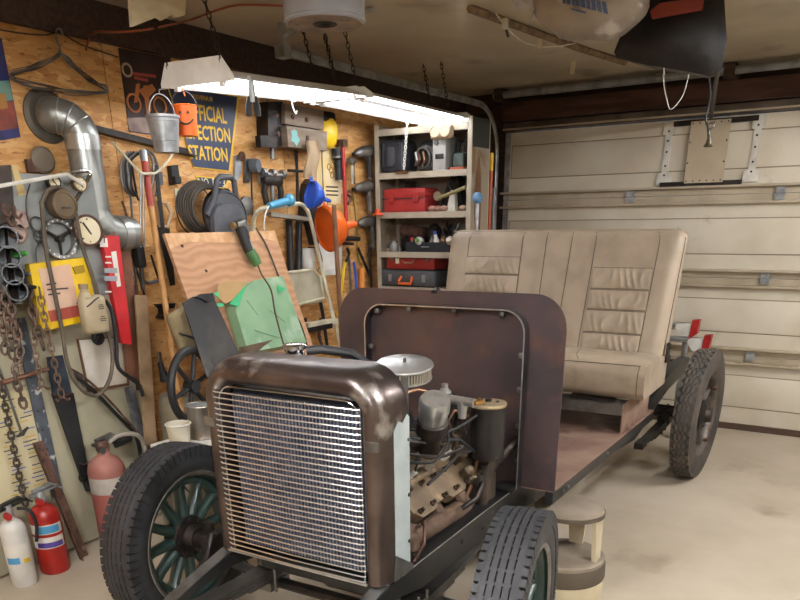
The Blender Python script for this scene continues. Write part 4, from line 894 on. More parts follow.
b = B(); b.slab(lambda u, v: W(305+12*u+2*sin(v*5), 141+37*v, .165+.012*sin(u*7)*sin(v*4+1)-.005*v), 10, 12, Xdir*.012); one('work_glove', b, mat('dirty beige cloth', 'a08a6e', .9, 0, '8a7558', 9), 'dirty beige rag draped over the end of the wooden blocks', 'rag')
t = wthing('yellow_cap', 'yellow round plastic cap hanging above the calendar', 'cap', 327, 142, .02)
B().sph(W(327, 132, .06), (.06, .085, .1), 18, 12).build('shell', YELLP, t); B().rbox(W(326, 118, .06), (.08, .12, .07), .02).build('holder', DARKM, t)
one('steel_line', wtube([(321, 112), (322, 160), (324, 205)], .004, .03, 6), STEEL, 'thin steel cord hanging in front of the calendar', 'cord')
t = wthing('calendar_sheet', 'yellowed calendar page with sketchy print pinned to strand board', 'calendar', 329, 204, .002)
wpoly([(317, 145), (341, 148), (341, 204), (316, 203)], .002, .003).build('sheet', mat('calendar yellow', 'd6bd83', .75, 0, 'd9cdb0', 6), t)
for u, v, r in ((331, 170, .02), (333, 166, .02), (329, 167, .018), (332, 175, .018)): B().tor(W(u, v, .007), Xdir, r, .003, 14, 4).build('print_mark', mat('orange brown print', 'a0713a', .7), t)
for v in (186, 190, 194): wpoly([(326, v), (338, v+.5), (338, v+2), (326, v+1.5)], .0052, .001).build('print_line', INK, t)
for q, l in (([(320, 206), (335, 206), (335, 216), (320, 216)], 'small white note pinned just below the calendar'), ([(318, 240), (342, 242), (341, 272), (319, 270)], 'white paper sheet pinned below the orange funnel')): one('note_sheet', wpoly(q, .002, .003), WPAPER, l, 'paper', 'notes on the wall')
t = wthing('level_rule', 'white and yellow ruler strip under the pinned white sheet', 'ruler', 332, 275, .005); wpoly([(321, 270), (343, 268), (343, 274), (321, 276)], .006, .012).build('strip', WHITEP, t); wpoly([(336, 269), (341, 268.6), (341, 273.6), (336, 274)], .018, .002).build('yellow_patch', YELLP, t)
def funnel(u, v, o, R, L, m_, label, ax):
    p = W(u, v, o); t = thing('funnel', label, 'funnel', p, 0, 'funnels on the wall')
    B().lathe([(R*.97, -.012), (R, -.010), (R, .012), (R*.93, L*.2), (R*.7, L*.42), (R*.35, L*.58), (R*.2, L*.64), (R*.13, L), (R*.10, L), (R*.16, L*.64), (R*.64, L*.42), (R*.9, L*.15), (R*.95, -.012)], p, ax, 32, cap=False).build('cone', m_, t)
    B().tor(p+Vec(ax).normalized()*.0, ax, R*1.0, .006, 32, 6).build('rim', m_, t)
    B().lathe([(0, 0), (R*.95, 0), (R*.95, .004), (0, .004)], p, ax, 28).build('strainer', m_, t)
    B().tor(p-Vec(ax).normalized()*.0+Vec((0, 0, R*1.15)), Xdir, R*.14, .005, 14, 5).build('hang_tab', m_, t)
funnel(312, 195, .27, .074, .13, BLUEP, 'blue plastic funnel hanging left of the calendar', (.35, .9, -.25))
funnel(327, 229, .22, .132, .22, ORANGEP, 'large orange plastic funnel hanging below the calendar', (.35, .9, .12))
t = wthing('flashlight', 'black flashlight clipped beside the red bar clamp', 'flashlight', 340, 180, .03); B().tube([W(336, 148, .04), W(337, 158, .04), W(338, 160, .04), W(339, 180, .04)], [.03, .03, .022, .024], 12).build('barrel', BLACKP, t); B().cyl(W(336.6, 156, .04), W(336.8, 158, .04), .032, n=12).build('ring', STEEL, t)
t = wthing('bar_clamp', 'red bar clamp hanging on the strand board', 'clamp', 346, 242, .03)
B().cyl(W(342.5, 140, .05), W(347, 240, .05), .014, n=10).build('bar', REDP, t); B().cyl(W(338, 238, .06), W(359, 239, .06), .016, n=10).build('handle', BLACKP, t); B().cyl(W(339, 243, .06), W(353, 244, .06), .009, n=8).build('screw', DARKM, t); B().box(W(342.5, 143, .05), (.05, .05, .04)).build('jaw', RUST, t)
def airtool(u, v, k, label, long=False):
    t = wthing('air_wrench', label, 'air tool', u, v+28, .02, 'air tools on the wall'); q = lambda du, dv, o=.06: W(u+du, v+dv, o)
    m_ = mat('dull alloy casing', '75716b', .4, .6, '58544f', 12)
    B().tube([q(7, 0), q(6.5, 0), q(-1, 1), q(-2, 1), q(-6, 2), q(-9, 3)], [.028, .036, .036, .03, .03, .013], 14).build('body', m_, t); B().cyl(q(-8, 2.8), q(-13 if long else -11, 3.5), .012, n=8).build('drive', DARKM, t)
    B().tube([q(4, 2), q(5, 12), q(6, 26)], [.026, .022, .02], 10).build('grip', m_ if k else BLACKP, t); B().cyl(q(2, 6), q(2.5, 10), .008, n=6).build('trigger', DARKM, t); B().cyl(q(6, 25), q(6.5, 29), .012, n=8).build('inlet', STEEL, t)
airtool(364, 151, 0, 'air impact wrench hanging on strand board, topmost by the shelves')
airtool(364, 186, 1, 'air impact wrench hanging on strand board, middle by the shelves')
airtool(367, 221, 1, 'air drill with long nose hanging above the orange handle', True)
t = wthing('ratchet', 'chrome air ratchet hanging between red clamp and air wrenches', 'air tool', 352, 186, .03); B().tube([W(350, 162, .05), W(352, 165, .05), W(353, 184, .05)], [.014, .018, .015], 10).build('body', CHROME, t); B().cyl(W(349, 161, .05), W(354, 161, .05), .02, n=10).build('head', STEEL, t)
one('air_hose', wcurve([(352, 188, .015), (355, 205, .012), (357, 232, .012), (358, 255, .012), (359, 262, .012)], .007, .05, 7), mat('yellow green hose', '8d8040', .6), 'thin yellow green hose hanging between the air tools', 'hose')
for k, (q, m_, l) in enumerate((([(345, 262), (340, 300), (337, 316)], YELLP, 'yellow strip tool hanging right of the pinned sheet'), ([(349, 258), (351, 290), (352, 320)], STEEL, 'steel rod hanging among tools by the firewall'), ([(354, 262), (356, 282), (357, 312)], BLUEP, 'blue handled rod hanging among tools by the firewall'), ([(362, 268), (362, 300), (361, 335)], mat('orange yellow grip', 'd8893a', .5), 'orange and yellow gripped tool standing left of the shelves'), ([(369, 245), (371, 280), (372, 330)], DARKM, 'dark steel bar hanging beside the shelf edge'), ([(358, 248), (364, 262), (370, 276)], DARKM, 'dark crossed pliers hanging under the air drill'), ([(347, 248), (349, 254), (346, 262)], DARKM, 'small dark plier below the red clamp handle'), ([(349, 191), (347, 194), (351, 198), (348, 204)], RUST, 'small rusty pliers hanging right of the red clamp'))):
    one('hanging_tool', wcurve([(*p_, .04) for p_ in q], .010 if k != 3 else .02, .04, 8, 4), m_, l, 'tool', 'tools left of the shelves')
t = wthing('bracket_plate', 'pale steel bracket plate right of the inspection sign', 'bracket', 235, 180, .01); wpoly([(234, 156), (239, 154), (240, 172), (237, 180), (233, 180)], .004, .012).build('plate', GALV, t); B().cyl(W(242, 155, .02), W(242, 158, .05), .02, n=10).build('knob', RUST, t)
t = wthing('door_closer', 'grey steel latch with round knob hanging beside the pale bracket', 'latch', 248, 182, .01); wpoly([(243, 160), (248, 158), (251, 168), (247, 183), (243, 183)], .004, .02).build('plate', STEEL, t); B().lathe([(.035, 0), (.04, .02), (.035, .05), (0, .052)], W(251, 166, .03), Vec((1, .3, 0)), 20).build('knob', mat('slate knob', '59626b', .4, .3), t)
one('pale_bracket', wpoly([(255, 160), (257, 160), (261, 182), (258, 184)], .004, .02), GALV, 'narrow pale bracket arm right of the round knob latch', 'bracket')
one('steel_rod', wtube([(251, 172), (252, 200), (253, 226)], .006, .04, 6), DARKM, 'thin dark rod hanging below the round knob latch', 'rod', 'rods hung on the left wall')
t = wthing('bench_vise_screw', 'dark screw press hanging left of the blue heat gun', 'press', 272, 205, .03)
B().cyl(W(261, 174, .06), W(283, 176, .06), .016, n=10).build('cross_screw', STEEL, t)
for u in (262, 271, 281): B().cyl(W(u, 172.5+.1*(u-262), .06), W(u+3, 172.6+.1*(u-262), .06), .026, n=8).build('nut', STEEL, t)
B().tube([W(265, 182, .06), W(264, 192, .06), W(267, 204, .06)], .018, 8).build('yoke', DARKM, t); B().tube([W(279, 182, .06), W(281, 192, .06), W(280, 206, .06)], .018, 8).build('yoke', DARKM, t); B().rbox(W(272, 181, .06), (.05, .16, .05), .015).build('yoke_bridge', DARKM, t); B().cyl(W(272, 184, .06), W(273, 206, .06), .014, n=8).build('press_screw', STEEL, t)
b = wpoly([(301, 184), (305, 179), (309, 186), (307, 198), (315, 215), (318, 240), (309, 245), (304, 225), (298, 215), (299, 196)], .005, .05); one('axle_stand', b, mat('black painted iron', '2d2c2d', .5, .3), 'black iron axle stand hanging behind the blue funnel', 'stand')
for q, l in (([(289, 218), (290, 245), (291, 272)], 'upright black tube behind the ladder tray, left one'), ([(299, 220), (299, 246), (298, 272)], 'upright black tube behind the ladder tray, right one'), ([(311, 247), (311, 258)], 'short black tube hanging under the axle stand')):
    one('black_tube', wtube(q, .022, .03, 10), mat('black painted iron', ''), l, 'tube', 'black tubes behind the ladder')
one('white_can', B().lathe([(0, 0), (.042, 0), (.045, .005), (.045, .14), (.04, .15), (0, .15)], W(309, 273, .05), (0, 0, 1), 20), WHITEP, 'small white can on the ladder side below the black tubes', 'can')
one('wood_stick', B().cyl(W(334, 205, .41), Vec((XW+.44, W(334, 205, .41).y, .004)), .014, n=8), BROWNH, 'brown wooden stick leaning upright in front of the orange funnel', 'stick')
one('hanging_cable', wcurve([(315, 225), (318, 245), (322, 262), (316, 275), (320, 290)], .005, .04, 6), GREYP, 'grey cable dangling left of the pinned white sheet', 'cable')
for k, q in enumerate(([(316, 285), (322, 310), (327, 345)], [(305, 318), (306, 332), (309, 345)], [(321, 318), (319, 335), (322, 345)])):
    one('hanging_tool', wcurve([(*p_, .05) for p_ in q], .012, .05, 6, 4), (BLACKP, DARKM, RUST)[k], ('black bar hanging behind the right ladder rail', 'dark tool hanging below the ladder step, left one', 'rusty tool hanging below the ladder step, right one')[k], 'tool', 'tools behind the ladder')
# ================================================================ lower left: chains, packets, extinguishers, leaning boards, step ladder
g2 = .09   # front of the painted board
# yellow holder
t = wthing('document_holder', 'yellow plastic document holder with pink leaflet on the backboard', 'holder', 60, 330, .2)
wpoly([(25, 264), (83, 257), (94, 318), (38, 331)], .202, .03).build('case', YELLP, t)
wpoly([(38, 269), (70, 264), (80, 316), (51, 322)], .2325, .002).build('leaflet', mat('pink beige leaflet', 'c9a48a', .7, 0, 'd2b39b', 8), t)
wpoly([(48, 311), (78, 305), (80, 316), (51, 322)], .2347, .001).build('red_band', mat('brick red print', '9c4638', .7), t)
wpoly([(72, 267), (83, 265), (84, 272), (75, 274)], .2325, .006).build('thumb_notch', mat('dark yellow', '9a7c14', .5), t)
for v, u0, u1 in ((284, 46, 56), (289, 47, 68), (294, 48, 60)): wpoly([(u0, v), (u1, v-1.6), (u1+.3, v), (u0+.3, v+1.6)], .2347, .001).build('print_line', INK, t)
p = W(97, 334, .305); t = thing('plastic_jug', 'dusty beige plastic jug beside the yellow document holder', 'jug', p)
JM = mat('dusty beige plastic', 'a9997c', .5, 0, '978869', 9)
b = B().rbox(p+Vec((0, 0, .085)), (.055, .125, .165), .022, 3); b.lathe([(.03, 0), (.024, .015), (.018, .022), (.018, .04), (0, .04)], p+Vec((0, -.028, .16)), (0, 0, 1), 16); b.build('body', JM, t)
B().lathe([(.021, .196), (.021, .216), (0, .217)], p+Vec((0, -.028, 0)), (0, 0, 1), 14).build('cap', mat('tan cap', '8c7a5c', .5), t)
for k, (z, w_) in enumerate(((.125, .022), (.117, .03), (.109, .026), (.075, .02), (.066, .034), (.058, .03))): B().box(p+Vec((.0285, .025, z)), (.001, w_, .004)).build('print_line', INK, t)
B().tube(smooth([p+Vec((.0, .05, .15)), p+Vec((.03, .01, .155)), p+Vec((.02, -.05, .12)), W(77, 303, .236)], 4), .003, 6).build('hanging_wire', INK, t)
# red package
t = wthing('tool_package', 'red and white cardboard tool package hanging right of the bottle', 'package', 116, 344, .14)
wpoly([(97, 236), (115, 236), (128, 344), (118, 343), (103, 262)], .21, .03).build('box', mat('red card', 'c2272b', .45, 0, 'ad2024', 9), t)
wpoly([(99, 238), (107, 238), (108, 247), (100, 247)], .241, .001).build('barcode_label', WPAPER, t)
wpoly([(111, 252), (116, 251), (121, 286), (117, 287)], .241, .001).build('print_band', WPAPER, t)
for v in (268, 276): wpoly([(104, v), (117, v), (117.5, v+5), (105, v+5)], .2415, .001).build('print_band', mat('silver print', '8e9296', .5), t)
for v in (256, 262, 291, 304): wpoly([(105, v), (111, v), (111.5, v+1.5), (105.3, v+1.5)], .241, .001).build('print_line', WPAPER, t)
# leather straps
b = B(); b.slab(lambda u, v: W(118+4*v+(11+6*v)*u+3*v, 245+128*v+8*u*v, .11+.02*sin(v*3)), 4, 10, Xdir*.008); one('leather_strap', b, LEATHB, 'wide reddish brown leather strap hanging right of the red package', 'strap', 'leather straps')
b = B(); b.slab(lambda u, v: W(134+10*v+12*u, 295+150*v, .16+.04*v), 4, 10, Xdir*.008); one('leather_strap', b, LEATHT, 'long tan canvas strap hanging down behind the front tire', 'strap', 'leather straps')
one('leather_strap', B().slab(lambda u, v: W(131+5*v+6*u, 285+105*v, .096+.01*v), 3, 8, Xdir*.006), mat('dark leather', '4b3226', .6), 'narrow dark leather strap between the two wide straps', 'strap', 'leather straps')
b = B(); b.slab(lambda u, v: W(100+14*u, 231+9*v+4*sin(u*3), .225+.012*sin(u*6)), 8, 3, Xdir*.006); one('leather_flap', b, LEATHB, 'curled brown leather scrap on top of the red package', 'leather scrap')
b = wthing('small_torch', 'small chrome and black torch hanging beside the tan strap', 'torch', 162, 380, .1); B().cyl(W(159, 352, .21), W(160, 362, .21), .012, n=10).build('head', CHROME, b); B().tube([W(160, 362, .21), W(162, 370, .21), W(166, 380, .21)], [.014, .016, .03], 10).build('body', BLACKP, b)
b = wpoly([(153, 304), (173, 303), (172, 308), (164, 309), (164, 314), (172, 315), (171, 319), (155, 318), (158, 313), (158, 309)], .005, .02); one('saw_bracket', b, DARKM, 'dark E shaped iron bracket on strand board left of the cushion', 'bracket')
# clipboard and ring
t = wthing('clipboard', 'clipboard with stained white sheet hung on the painted board', 'clipboard', 100, 390, g2)
wpoly([(76, 339), (124, 336), (128, 385), (87, 392)], g2+.002, .01).build('board', mat('brown hardboard', '6b4b35', .7), t)
wpoly([(79, 340), (122, 337.5), (127, 383), (89, 389)], g2+.013, .002).build('sheet', mat('stained white sheet', 'cfc8bb', .8, 0, 'b5a892', 5), t)
B().tor(W(98, 338, g2+.03), Xdir, .022, .012, 20, 8).build('rubber_ring', BLACKP, t)
# hose, pipes
one('red_pipe', wtube([(2, 383), (48, 369)], .011, .17, 8), mat('copper red pipe', '74503f', .45, .4), 'short copper red pipe slanting in front of the chains', 'pipe')
t = wthing('twin_hose', 'black and red welding hose slanting down to the right', 'hose', 135, 440, .15)
B().tube(smooth([W(*q) for q in ((70, 372, .13), (78, 378, .13), (95, 392, .13), (115, 413, .14), (136, 436, .15), (141, 460, .15))], 4), .010, 8).build('black_hose', BLACKP, t)
B().tube(smooth([W(*q) for q in ((71, 369, .15), (81, 375, .15), (98, 389, .15), (118, 410, .16), (138, 433, .17))], 4), .006, 8).build('red_hose', RUST, t)
B().cyl(W(70, 371, .14), W(82, 377, .14), .014, n=10).build('fitting', STEEL, t)
one('black_hose', wcurve([(105, 300), (112, 312), (116, 340), (117, 362), (122, 372), (138, 384), (143, 396)], .010, .25, 8), BLACKP, 'thick black hose hanging down past the bottle to the clipboard', 'hose')
b = wpoly([(124, 388), (131, 386), (152, 470), (143, 476)], g2+.03, .02); one('steel_strip', b, mat('worn dark strip', '5f5f60', .45, .5, '8a8a88', 18), 'dark worn steel strip leaning right of the twin hose', 'strip')
b = B(); b.rbox(W(122, 440, .14), (.05, .1, .03), .01); b.cyl(W(115, 446, .15), W(128, 440, .15), .012, n=8); one('pipe_fitting', b, BLACKP, 'black pipe fitting at the foot of the twin hose', 'fitting')
# blue bar, hand saw, chart, chains, angle iron, hammer
b = wpoly([(13, 320), (24, 317), (63, 497), (52, 502)], g2+.004, .012); t = one('perforated_bar', b, mat('chipped blue grey paint', '454c55', .5, .2, '5a6067', 9, c3='c2c4c0', sc3=16, mix3=(.56, .62)), 'long blue grey bar with chipped paint leaning left of the saw', 'bar')
for k in range(9): B().cyl(W(20+k*4.5, 335+k*19, g2+.016), W(20+k*4.5, 335+k*19, g2+.018), .005, n=6).build('bar_hole', INK, t)
t = wthing('sheathed_saw', 'black hand saw with blue steel blade end tied with wire', 'saw', 80, 490, .12)
wpoly([(46, 357), (62, 355), (72, 395), (52, 396)], g2+.03, .006).build('blade', mat('blued steel', '434c58', .38, .6, '2b323b', 9), t)
wpoly([(51, 394), (72, 393), (87, 470), (86, 478), (80, 478)], g2+.026, .014).build('sheath', BLACKP, t); B().cyl(W(81, 478, .12), W(88, 477, .12), .022, n=10).build('ferrule', DARKM, t); B().cyl(W(84, 476, .12), W(89, 490, .12), .018, n=10).build('handle', BLACKP, t)
B().tube([W(51, 395, .142), W(62, 396, .144), (W(73, 393, .142))], .003, 5).build('wire_tie', RUST, t); B().tube([W(79, 463, .142), W(84, 465, .144), W(88, 462, .142)], .003, 5).build('wire_tie', RUST, t)
t = wthing('wall_chart', 'yellowed printed chart with small tables on the painted board', 'chart', 25, 510, g2)
wpoly([(-14, 398), (30, 385), (52, 494), (-10, 512)], g2+.002, .001).build('sheet', mat('old chart paper', 'c9bd98', .8, 0, 'bdb088', 7), t)
for k in range(26):
    v = 402+k*4.2; sl = -.27; a = -6+random.uniform(0, 8); 
    for q in range(2):
        u0 = a+k*.7+q*20; u1 = u0+random.uniform(7, 15)
        if u1 < 30+k*.8: wpoly([(u0, v+sl*u0), (u1, v+sl*u1), (u1, v+sl*u1+1.0), (u0, v+sl*u0+1.1)], g2+.0032, .0006).build('print_line', (INK, mat('blue print', '39559a', .8), INK, mat('ochre print', 'c29a3e', .8))[(k+q) % 4], t)
CH = mat('rusty chain', '4c4038', .55, .5, '6a5344', 20)
def wchain(px, L, r, o, m_, label, hook=False):
    t = one('chain', B().chain(smooth([W(*q, o) for q in px], 3), L, .66, r, 8, 5), m_, label, 'chain', 'chains on the backboard')
    if hook: B().tube(smooth([W(px[-1][0]-6, px[-1][1]+2, o), W(px[-1][0]-4, px[-1][1]+4, o), W(*px[-1], o), W(px[-1][0]+6, px[-1][1]+3, o), W(px[-1][0]+8, px[-1][1]+1, o)], 3), r*1.3, 6).build('toggle_bar', RUST, t)
wchain([(26, 280), (30, 300), (36, 325), (43, 347)], .05, .008, .24, CH, 'heavy rusty chain hanging left of the yellow holder')
wchain([(40, 293), (45, 320), (52, 352), (58, 380), (62, 397)], .038, .0038, .26, mat('brown thin chain', '6e5747', .5, .5), 'thin brown chain ending in a toggle over the saw', True)
wchain([(33, 335), (37, 362), (42, 386)], .034, .0036, .22, mat('brown thin chain', ''), 'thin brown chain ending in a toggle over the blue bar', True)
for k, (a, l) in enumerate((([(-3, 285), (2, 320), (5, 352)], 'rusty chain at the left edge, outermost of the bunch'), ([(4, 290), (8, 322), (13, 358)], 'rusty chain in the bunch at the left edge, second'), ([(10, 300), (15, 330), (17, 362)], 'rusty chain in the bunch at the left edge, third'), ([(16, 325), (20, 352), (15, 375), (20, 392), (24, 407)], 'rusty chain of the bunch that hangs lowest with hook'))): wchain(a, .042, .0062, .21+.03*k, CH, l)
wchain([(-2, 372), (4, 400), (10, 430), (16, 460), (22, 490), (25, 502)], .036, .0052, .15, mat('dark chain', '4a4138', .5, .5), 'long dark chain hanging over the wall chart')
t = wthing('pick_hammer', 'small pick hammer hanging over the wall chart', 'hammer', 22, 438, .12); B().cyl(W(-2, 365, .15), W(22, 434, .15), .006, n=8).build('handle', STEEL, t); B().tube([W(17, 437, .15), W(22, 434, .15), W(28, 427, .15)], [.003, .011, .004], 8).build('head', DARKM, t)
b = B(); a = W(32, 443, .12); c = Vec((XW+.20, onz(88, 566, 0).y+.03, .0)); d = (c-a); b.prism([a, a+Ydir*.05, c+Ydir*.05, c], Vec((.006, 0, .001))); b.prism([a, a+Vec((.045, -.01, 0)), c+Vec((.045, -.01, 0)), c], Ydir*.006)
one('angle_iron', b, RUST, 'rusty angle iron leaning from the floor beside the red extinguisher', 'angle iron')
# PVC tube rack with tools
t = wthing('tube_rack', 'stack of short grey plastic tubes holding tools at the left edge', 'tube rack', 12, 300, .1)
GT = mat('grey pvc tube', '4a4d4f', .5, 0, '3b3d3f', 9)
for (u, v) in ((6, 238), (9, 257), (12, 274), (16, 290)):
    p = W(u, v, .245); ax = Vec((1, -.55, 0.05)).normalized(); B().lathe([(.042, 0), (.042, .10), (.036, .10), (.036, .004), (0, .004)], p, ax, 20, cap=False).build('tube', GT, t)
B().prism([W(-3, 225, .202), W(4, 222, .202), (W(15, 300, .202)), W(6, 304, .202)], Xdir*.05).build('strap', DARKM, t)
for k, (u, v, du, dv, m_, l) in enumerate(((15, 255, 12, -2, mat('green handle', '3f8c3a', .4), 'green handled screwdriver lying in a grey tube'), (18, 273, 12, 1, STEEL, 'steel punch lying in the third grey tube'), (22, 288, 14, -1, DARKM, 'dark bolt lying in the lowest grey tube'), (12, 234, 10, 4, RUST, 'rusty bolt lying in the upper grey tube'))):
    one('stored_tool', B().tube([W(u, v, .26), W(u+du*.5, v+dv*.5, .30), W(u+du, v+dv, .33)], [.014, .013, .006], 8), m_, l, 'tool', 'tools in the tube rack')
one('dark_plate', wpoly([(-8, 166), (8, 165), (13, 226), (-8, 232)], .202, .02), mat('dark stained plate', '3a322d', .6, .3, '54463b', 12), 'dark stained metal plate at the left edge above the tubes', 'plate')
for k, (u, v) in enumerate(((4, 212), (8, 222), (14, 214))): one('rusty_hook', B().tube(smooth([W(u, v-8, .235), W(u+1, v, .25), W(u+5, v+4, .26), W(u+8, v, .26)], 3), .006, 6), RUST, ('rusty hook hanging on the dark plate, left one', 'rusty hook hanging on the dark plate, lower one', 'rusty hook hanging beside the pinkish discs')[k], 'hook', 'rusty hooks on the dark plate')
# ---- fire extinguishers
def extinguisher(p, r, h, m_, label, hose=False, old=False):
    t = thing('fire_extinguisher', label, 'fire extinguisher', p, 0, 'fire extinguishers'); p = Vec(p)
    B().lathe([(r*.9, 0), (r, .012), (r, h*.80), (r*.93, h*.86), (r*.7, h*.92), (r*.35, h*.96), (r*.3, h), (0, h)], p, (0, 0, 1), 30).build('cylinder', m_, t)
    B().lathe([(r*.35, 0), (r*.38, .03), (r*.3, .05), (0, .05)], p+Zdir*h, (0, 0, 1), 16).build('valve', GALV if not old else RUST, t)
    q = p+Zdir*(h+.03)
    HM = BLACKP if 'white' in label else (STEEL if old else GALV)
    B().prism([q+Vec((-.012, -.05, 0)), q+Vec((-.012, .09, .02)), q+Vec((-.012, .09, .028)), q+Vec((-.012, -.05, .012))], Xdir*.024).build('carry_handle', HM, t)
    B().prism([q+Vec((-.012, -.03, .02)), q+Vec((-.012, .06, .035)), q+Vec((-.012, .11, .0)), q+Vec((-.012, .11, .008)), q+Vec((-.012, .06, .045)), q+Vec((-.012, -.03, .03))], Xdir*.024).build('lever', HM, t)
    B().cyl(q+Vec((.015, -.02, -.02)), q+Vec((.035, -.025, -.02)), .016, n=14).build('pressure_dial', REDP if not old else STEEL, t)
    return t
def band(t, p, r, z0, z1, a0, a1, m_, name): B().slab(lambda u, v: Vec(p)+Vec((cos(a0+(a1-a0)*u)*(r+.0006), sin(a0+(a1-a0)*u)*(r+.0006), z0+(z1-z0)*v)), 12, 1, Vec((.0008, -.0006, 0))).build(name, m_, t)
p = Vec((-3.085, 1.735, 0)); t = extinguisher(p, .066, .345, mat('extinguisher red', 'a9241d', .35, 0, '97201a', 9), 'red fire extinguisher standing on the floor beside the rusty angle iron')
for z0, z1, a0, a1, m_ in ((.205, .25, -1.9, .6, WPAPER), (.21, .245, -1.3, .3, mat('label blue print', '4f97c4', .6)), (.135, .19, -1.9, .6, WPAPER), (.14, .165, -1.4, .4, mat('label purple print', '53418e', .6))): band(t, p, .066+(.001 if m_ is not WPAPER else 0), z0, z1, a0, a1, m_, 'label_band')
p = Vec((-3.075, 1.575, 0)); t = extinguisher(p, .055, .33, mat('extinguisher white', 'd8d6d0', .4, 0, 'c9c6be', 9), 'white fire extinguisher standing at the lower left corner')
for z0, z1, a0, a1, m_ in ((.12, .21, -1.9, .6, WPAPER), (.12, .15, -1.5, -.5, mat('label blue print', '')), (.12, .14, -.2, .3, YELLP)): band(t, p, .055+(.001 if m_ is not WPAPER else 0), z0, z1, a0, a1, m_, 'label_band')
B().tube(smooth([p+Vec((.02, .03, .36)), p+Vec((.06, .06, .35)), p+Vec((.07, .07, .28)), p+Vec((.06, .06, .2))], 4), .008, 8).build('hose', BLACKP, t)
p = W(109, 484, .235); p = Vec((p.x, p.y, .0)); t = extinguisher(p, .088, .50, mat('faded dusty red', '93544a', .6, 0, 'a9766a', 5), 'large old faded red fire extinguisher behind the front tire', old=True)
band(t, p, .088, .30, .38, -2.2, .8, mat('worn white label', 'b9b4aa', .7, 0, '9a8f84', 12), 'label_band')
B().tube(smooth([p+Vec((.0, .03, .53)), p+Vec((.03, .10, .56)), p+Vec((.05, .19, .52)), p+Vec((.05, .2, .35))], 4), .012, 8).build('hose', mat('grey hose', '8d8678', .6), t)
# ---- leaning plywood and things on it
KL, CL = .54/1.46, -3.04+.54
def L(u, v, off=0.0):      # point on the leaning sheet, off metres in front of it
    n = Vec((1, 0, KL)).normalized(); d = ray(u, v); c = CL/math.sqrt(1+KL*KL)+off
    return CAM+d*((c-n.dot(CAM))/n.dot(d))
NL = Vec((1, 0, KL)).normalized()
def plywood():
    m = bpy.data.materials.new('fir plywood'); m.use_nodes = True; N = m.node_tree.nodes; K_ = m.node_tree.links; p = N['Principled BSDF']; p.inputs['Roughness'].default_value = .65
    tc = N.new('ShaderNodeTexCoord'); mp = N.new('ShaderNodeMapping'); mp.inputs['Scale'].default_value = (1, 3, 5); K_.new(tc.outputs['Object'], mp.inputs[0])
    wv = N.new('ShaderNodeTexWave'); wv.wave_type = 'RINGS'; wv.inputs['Scale'].default_value = 1.6; wv.inputs['Distortion'].default_value = 11; wv.inputs['Detail'].default_value = 2.5; wv.inputs['Detail Scale'].default_value = .9; K_.new(mp.outputs[0], wv.inputs[0])
    mx = N.new('ShaderNodeMix'); mx.data_type = 'RGBA'; mx.inputs[6].default_value = lin('b98e6a'); mx.inputs[7].default_value = lin('a97d5b'); K_.new(wv.outputs['Fac'], mx.inputs[0]); K_.new(mx.outputs[2], p.inputs['Base Color']); return m
a, c = L(162, 235), L(272, 231); y0, y1 = a.y, c.y; zt = a.z
b = B(); bx = lambda y, z: Vec((CL-KL*z, y, z))
b.prism([bx(y0, 0.002), bx(y1, 0.002), bx(y1, zt), bx(y0, zt)], NL*.018)
ply = one('plywood_sheet', b, plywood(), 'sheet of fir plywood leaning against the strand board wall', 'plywood')
B().prism([bx(y0, zt-.07)+NL*.0181, bx(y0+.12, zt-.04)+NL*.0181, bx(y0+.5, zt-.055)+NL*.0181, bx(y1-.1, zt-.04)+NL*.0181, bx(y1, zt-.06)+NL*.0181, bx(y1, zt)+NL*.0181, bx(y0, zt)+NL*.0181], NL*.001).build('chipped_edge', mat('pale chipped wood', 'cfa57c', .7, 0, 'b98d60', 20), ply)
for u, v in ((182, 246), (206, 271)): B().cyl(L(u, v, .018), L(u, v, .021), .008, n=8).build('knot', BROWNW, ply)
t = thing('wrapped_parcel', 'flat parcel wrapped in green masking paper and tape leaning on plywood', 'parcel', L(270, 350, .03))
GRN = mat('green masking film', '86a884', .55, 0, '769a77', 5, c3='9bb497', sc3=6, bump=.2, bsc=8); GT2 = mat('bright green tape', '3fae74', .5)
B().prism([L(u, v, .022) for u, v in ((224, 304), (247, 283), (276, 278.5), (300, 346), (240, 357))], NL*.06, taper=.97).build('package', GRN, t)
B().prism([L(u, v, .084) for u, v in ((218, 284), (232, 281), (247, 283), (240, 296), (225, 304), (216, 296))], NL*.004).build('torn_cardboard', mat('brown cardboard', 'b08f62', .8, 0, '9a7a50', 9), t)
for q in ([(229, 304), (247, 283), (238, 307)], [(212, 304), (222, 303), (224, 306), (215, 308)], [(277, 285), (285, 289), (279, 293)], [(213, 294), (218, 291), (219, 298)]): B().prism([L(u, v, .09) for u, v in q], NL*.002).build('tape_flap', GT2, t)
for q in ([(247, 300), (258, 315)], [(270, 310), (285, 322)], [(255, 330), (280, 338)]): B().tube([L(u, v, .083) for u, v in q], .004, 5).build('crease', GRN, t)
t = thing('sheet_panel', 'scuffed black sheet metal panel with slot leaning on plywood', 'panel', L(215, 378, .03))
BSM = mat('scuffed black sheet', '2e2e2f', .5, .2, '5b574e', 4, (.45, .75), c3='222224', sc3=6)
B().prism([L(u, v, .14) for u, v in ((182, 303), (192, 297), (212, 295), (238, 352), (236, 385), (207, 378))], NL*.004).build('sheet', BSM, t)
B().prism([L(u, v, .144) for u, v in ((193, 298), (198, 295), (211, 294), (213, 300), (206, 303), (199, 299))], NL*.015).build('bent_flange', BLACKP, t)
B().prism([L(u, v, .1445) for u, v in ((210, 357), (213, 356), (217, 367), (214, 368))], NL*.001).build('slot', INK, t)
t = thing('angle_grinder', 'black and green angle grinder hung over the plywood edge', 'grinder', L(257, 266, .05))
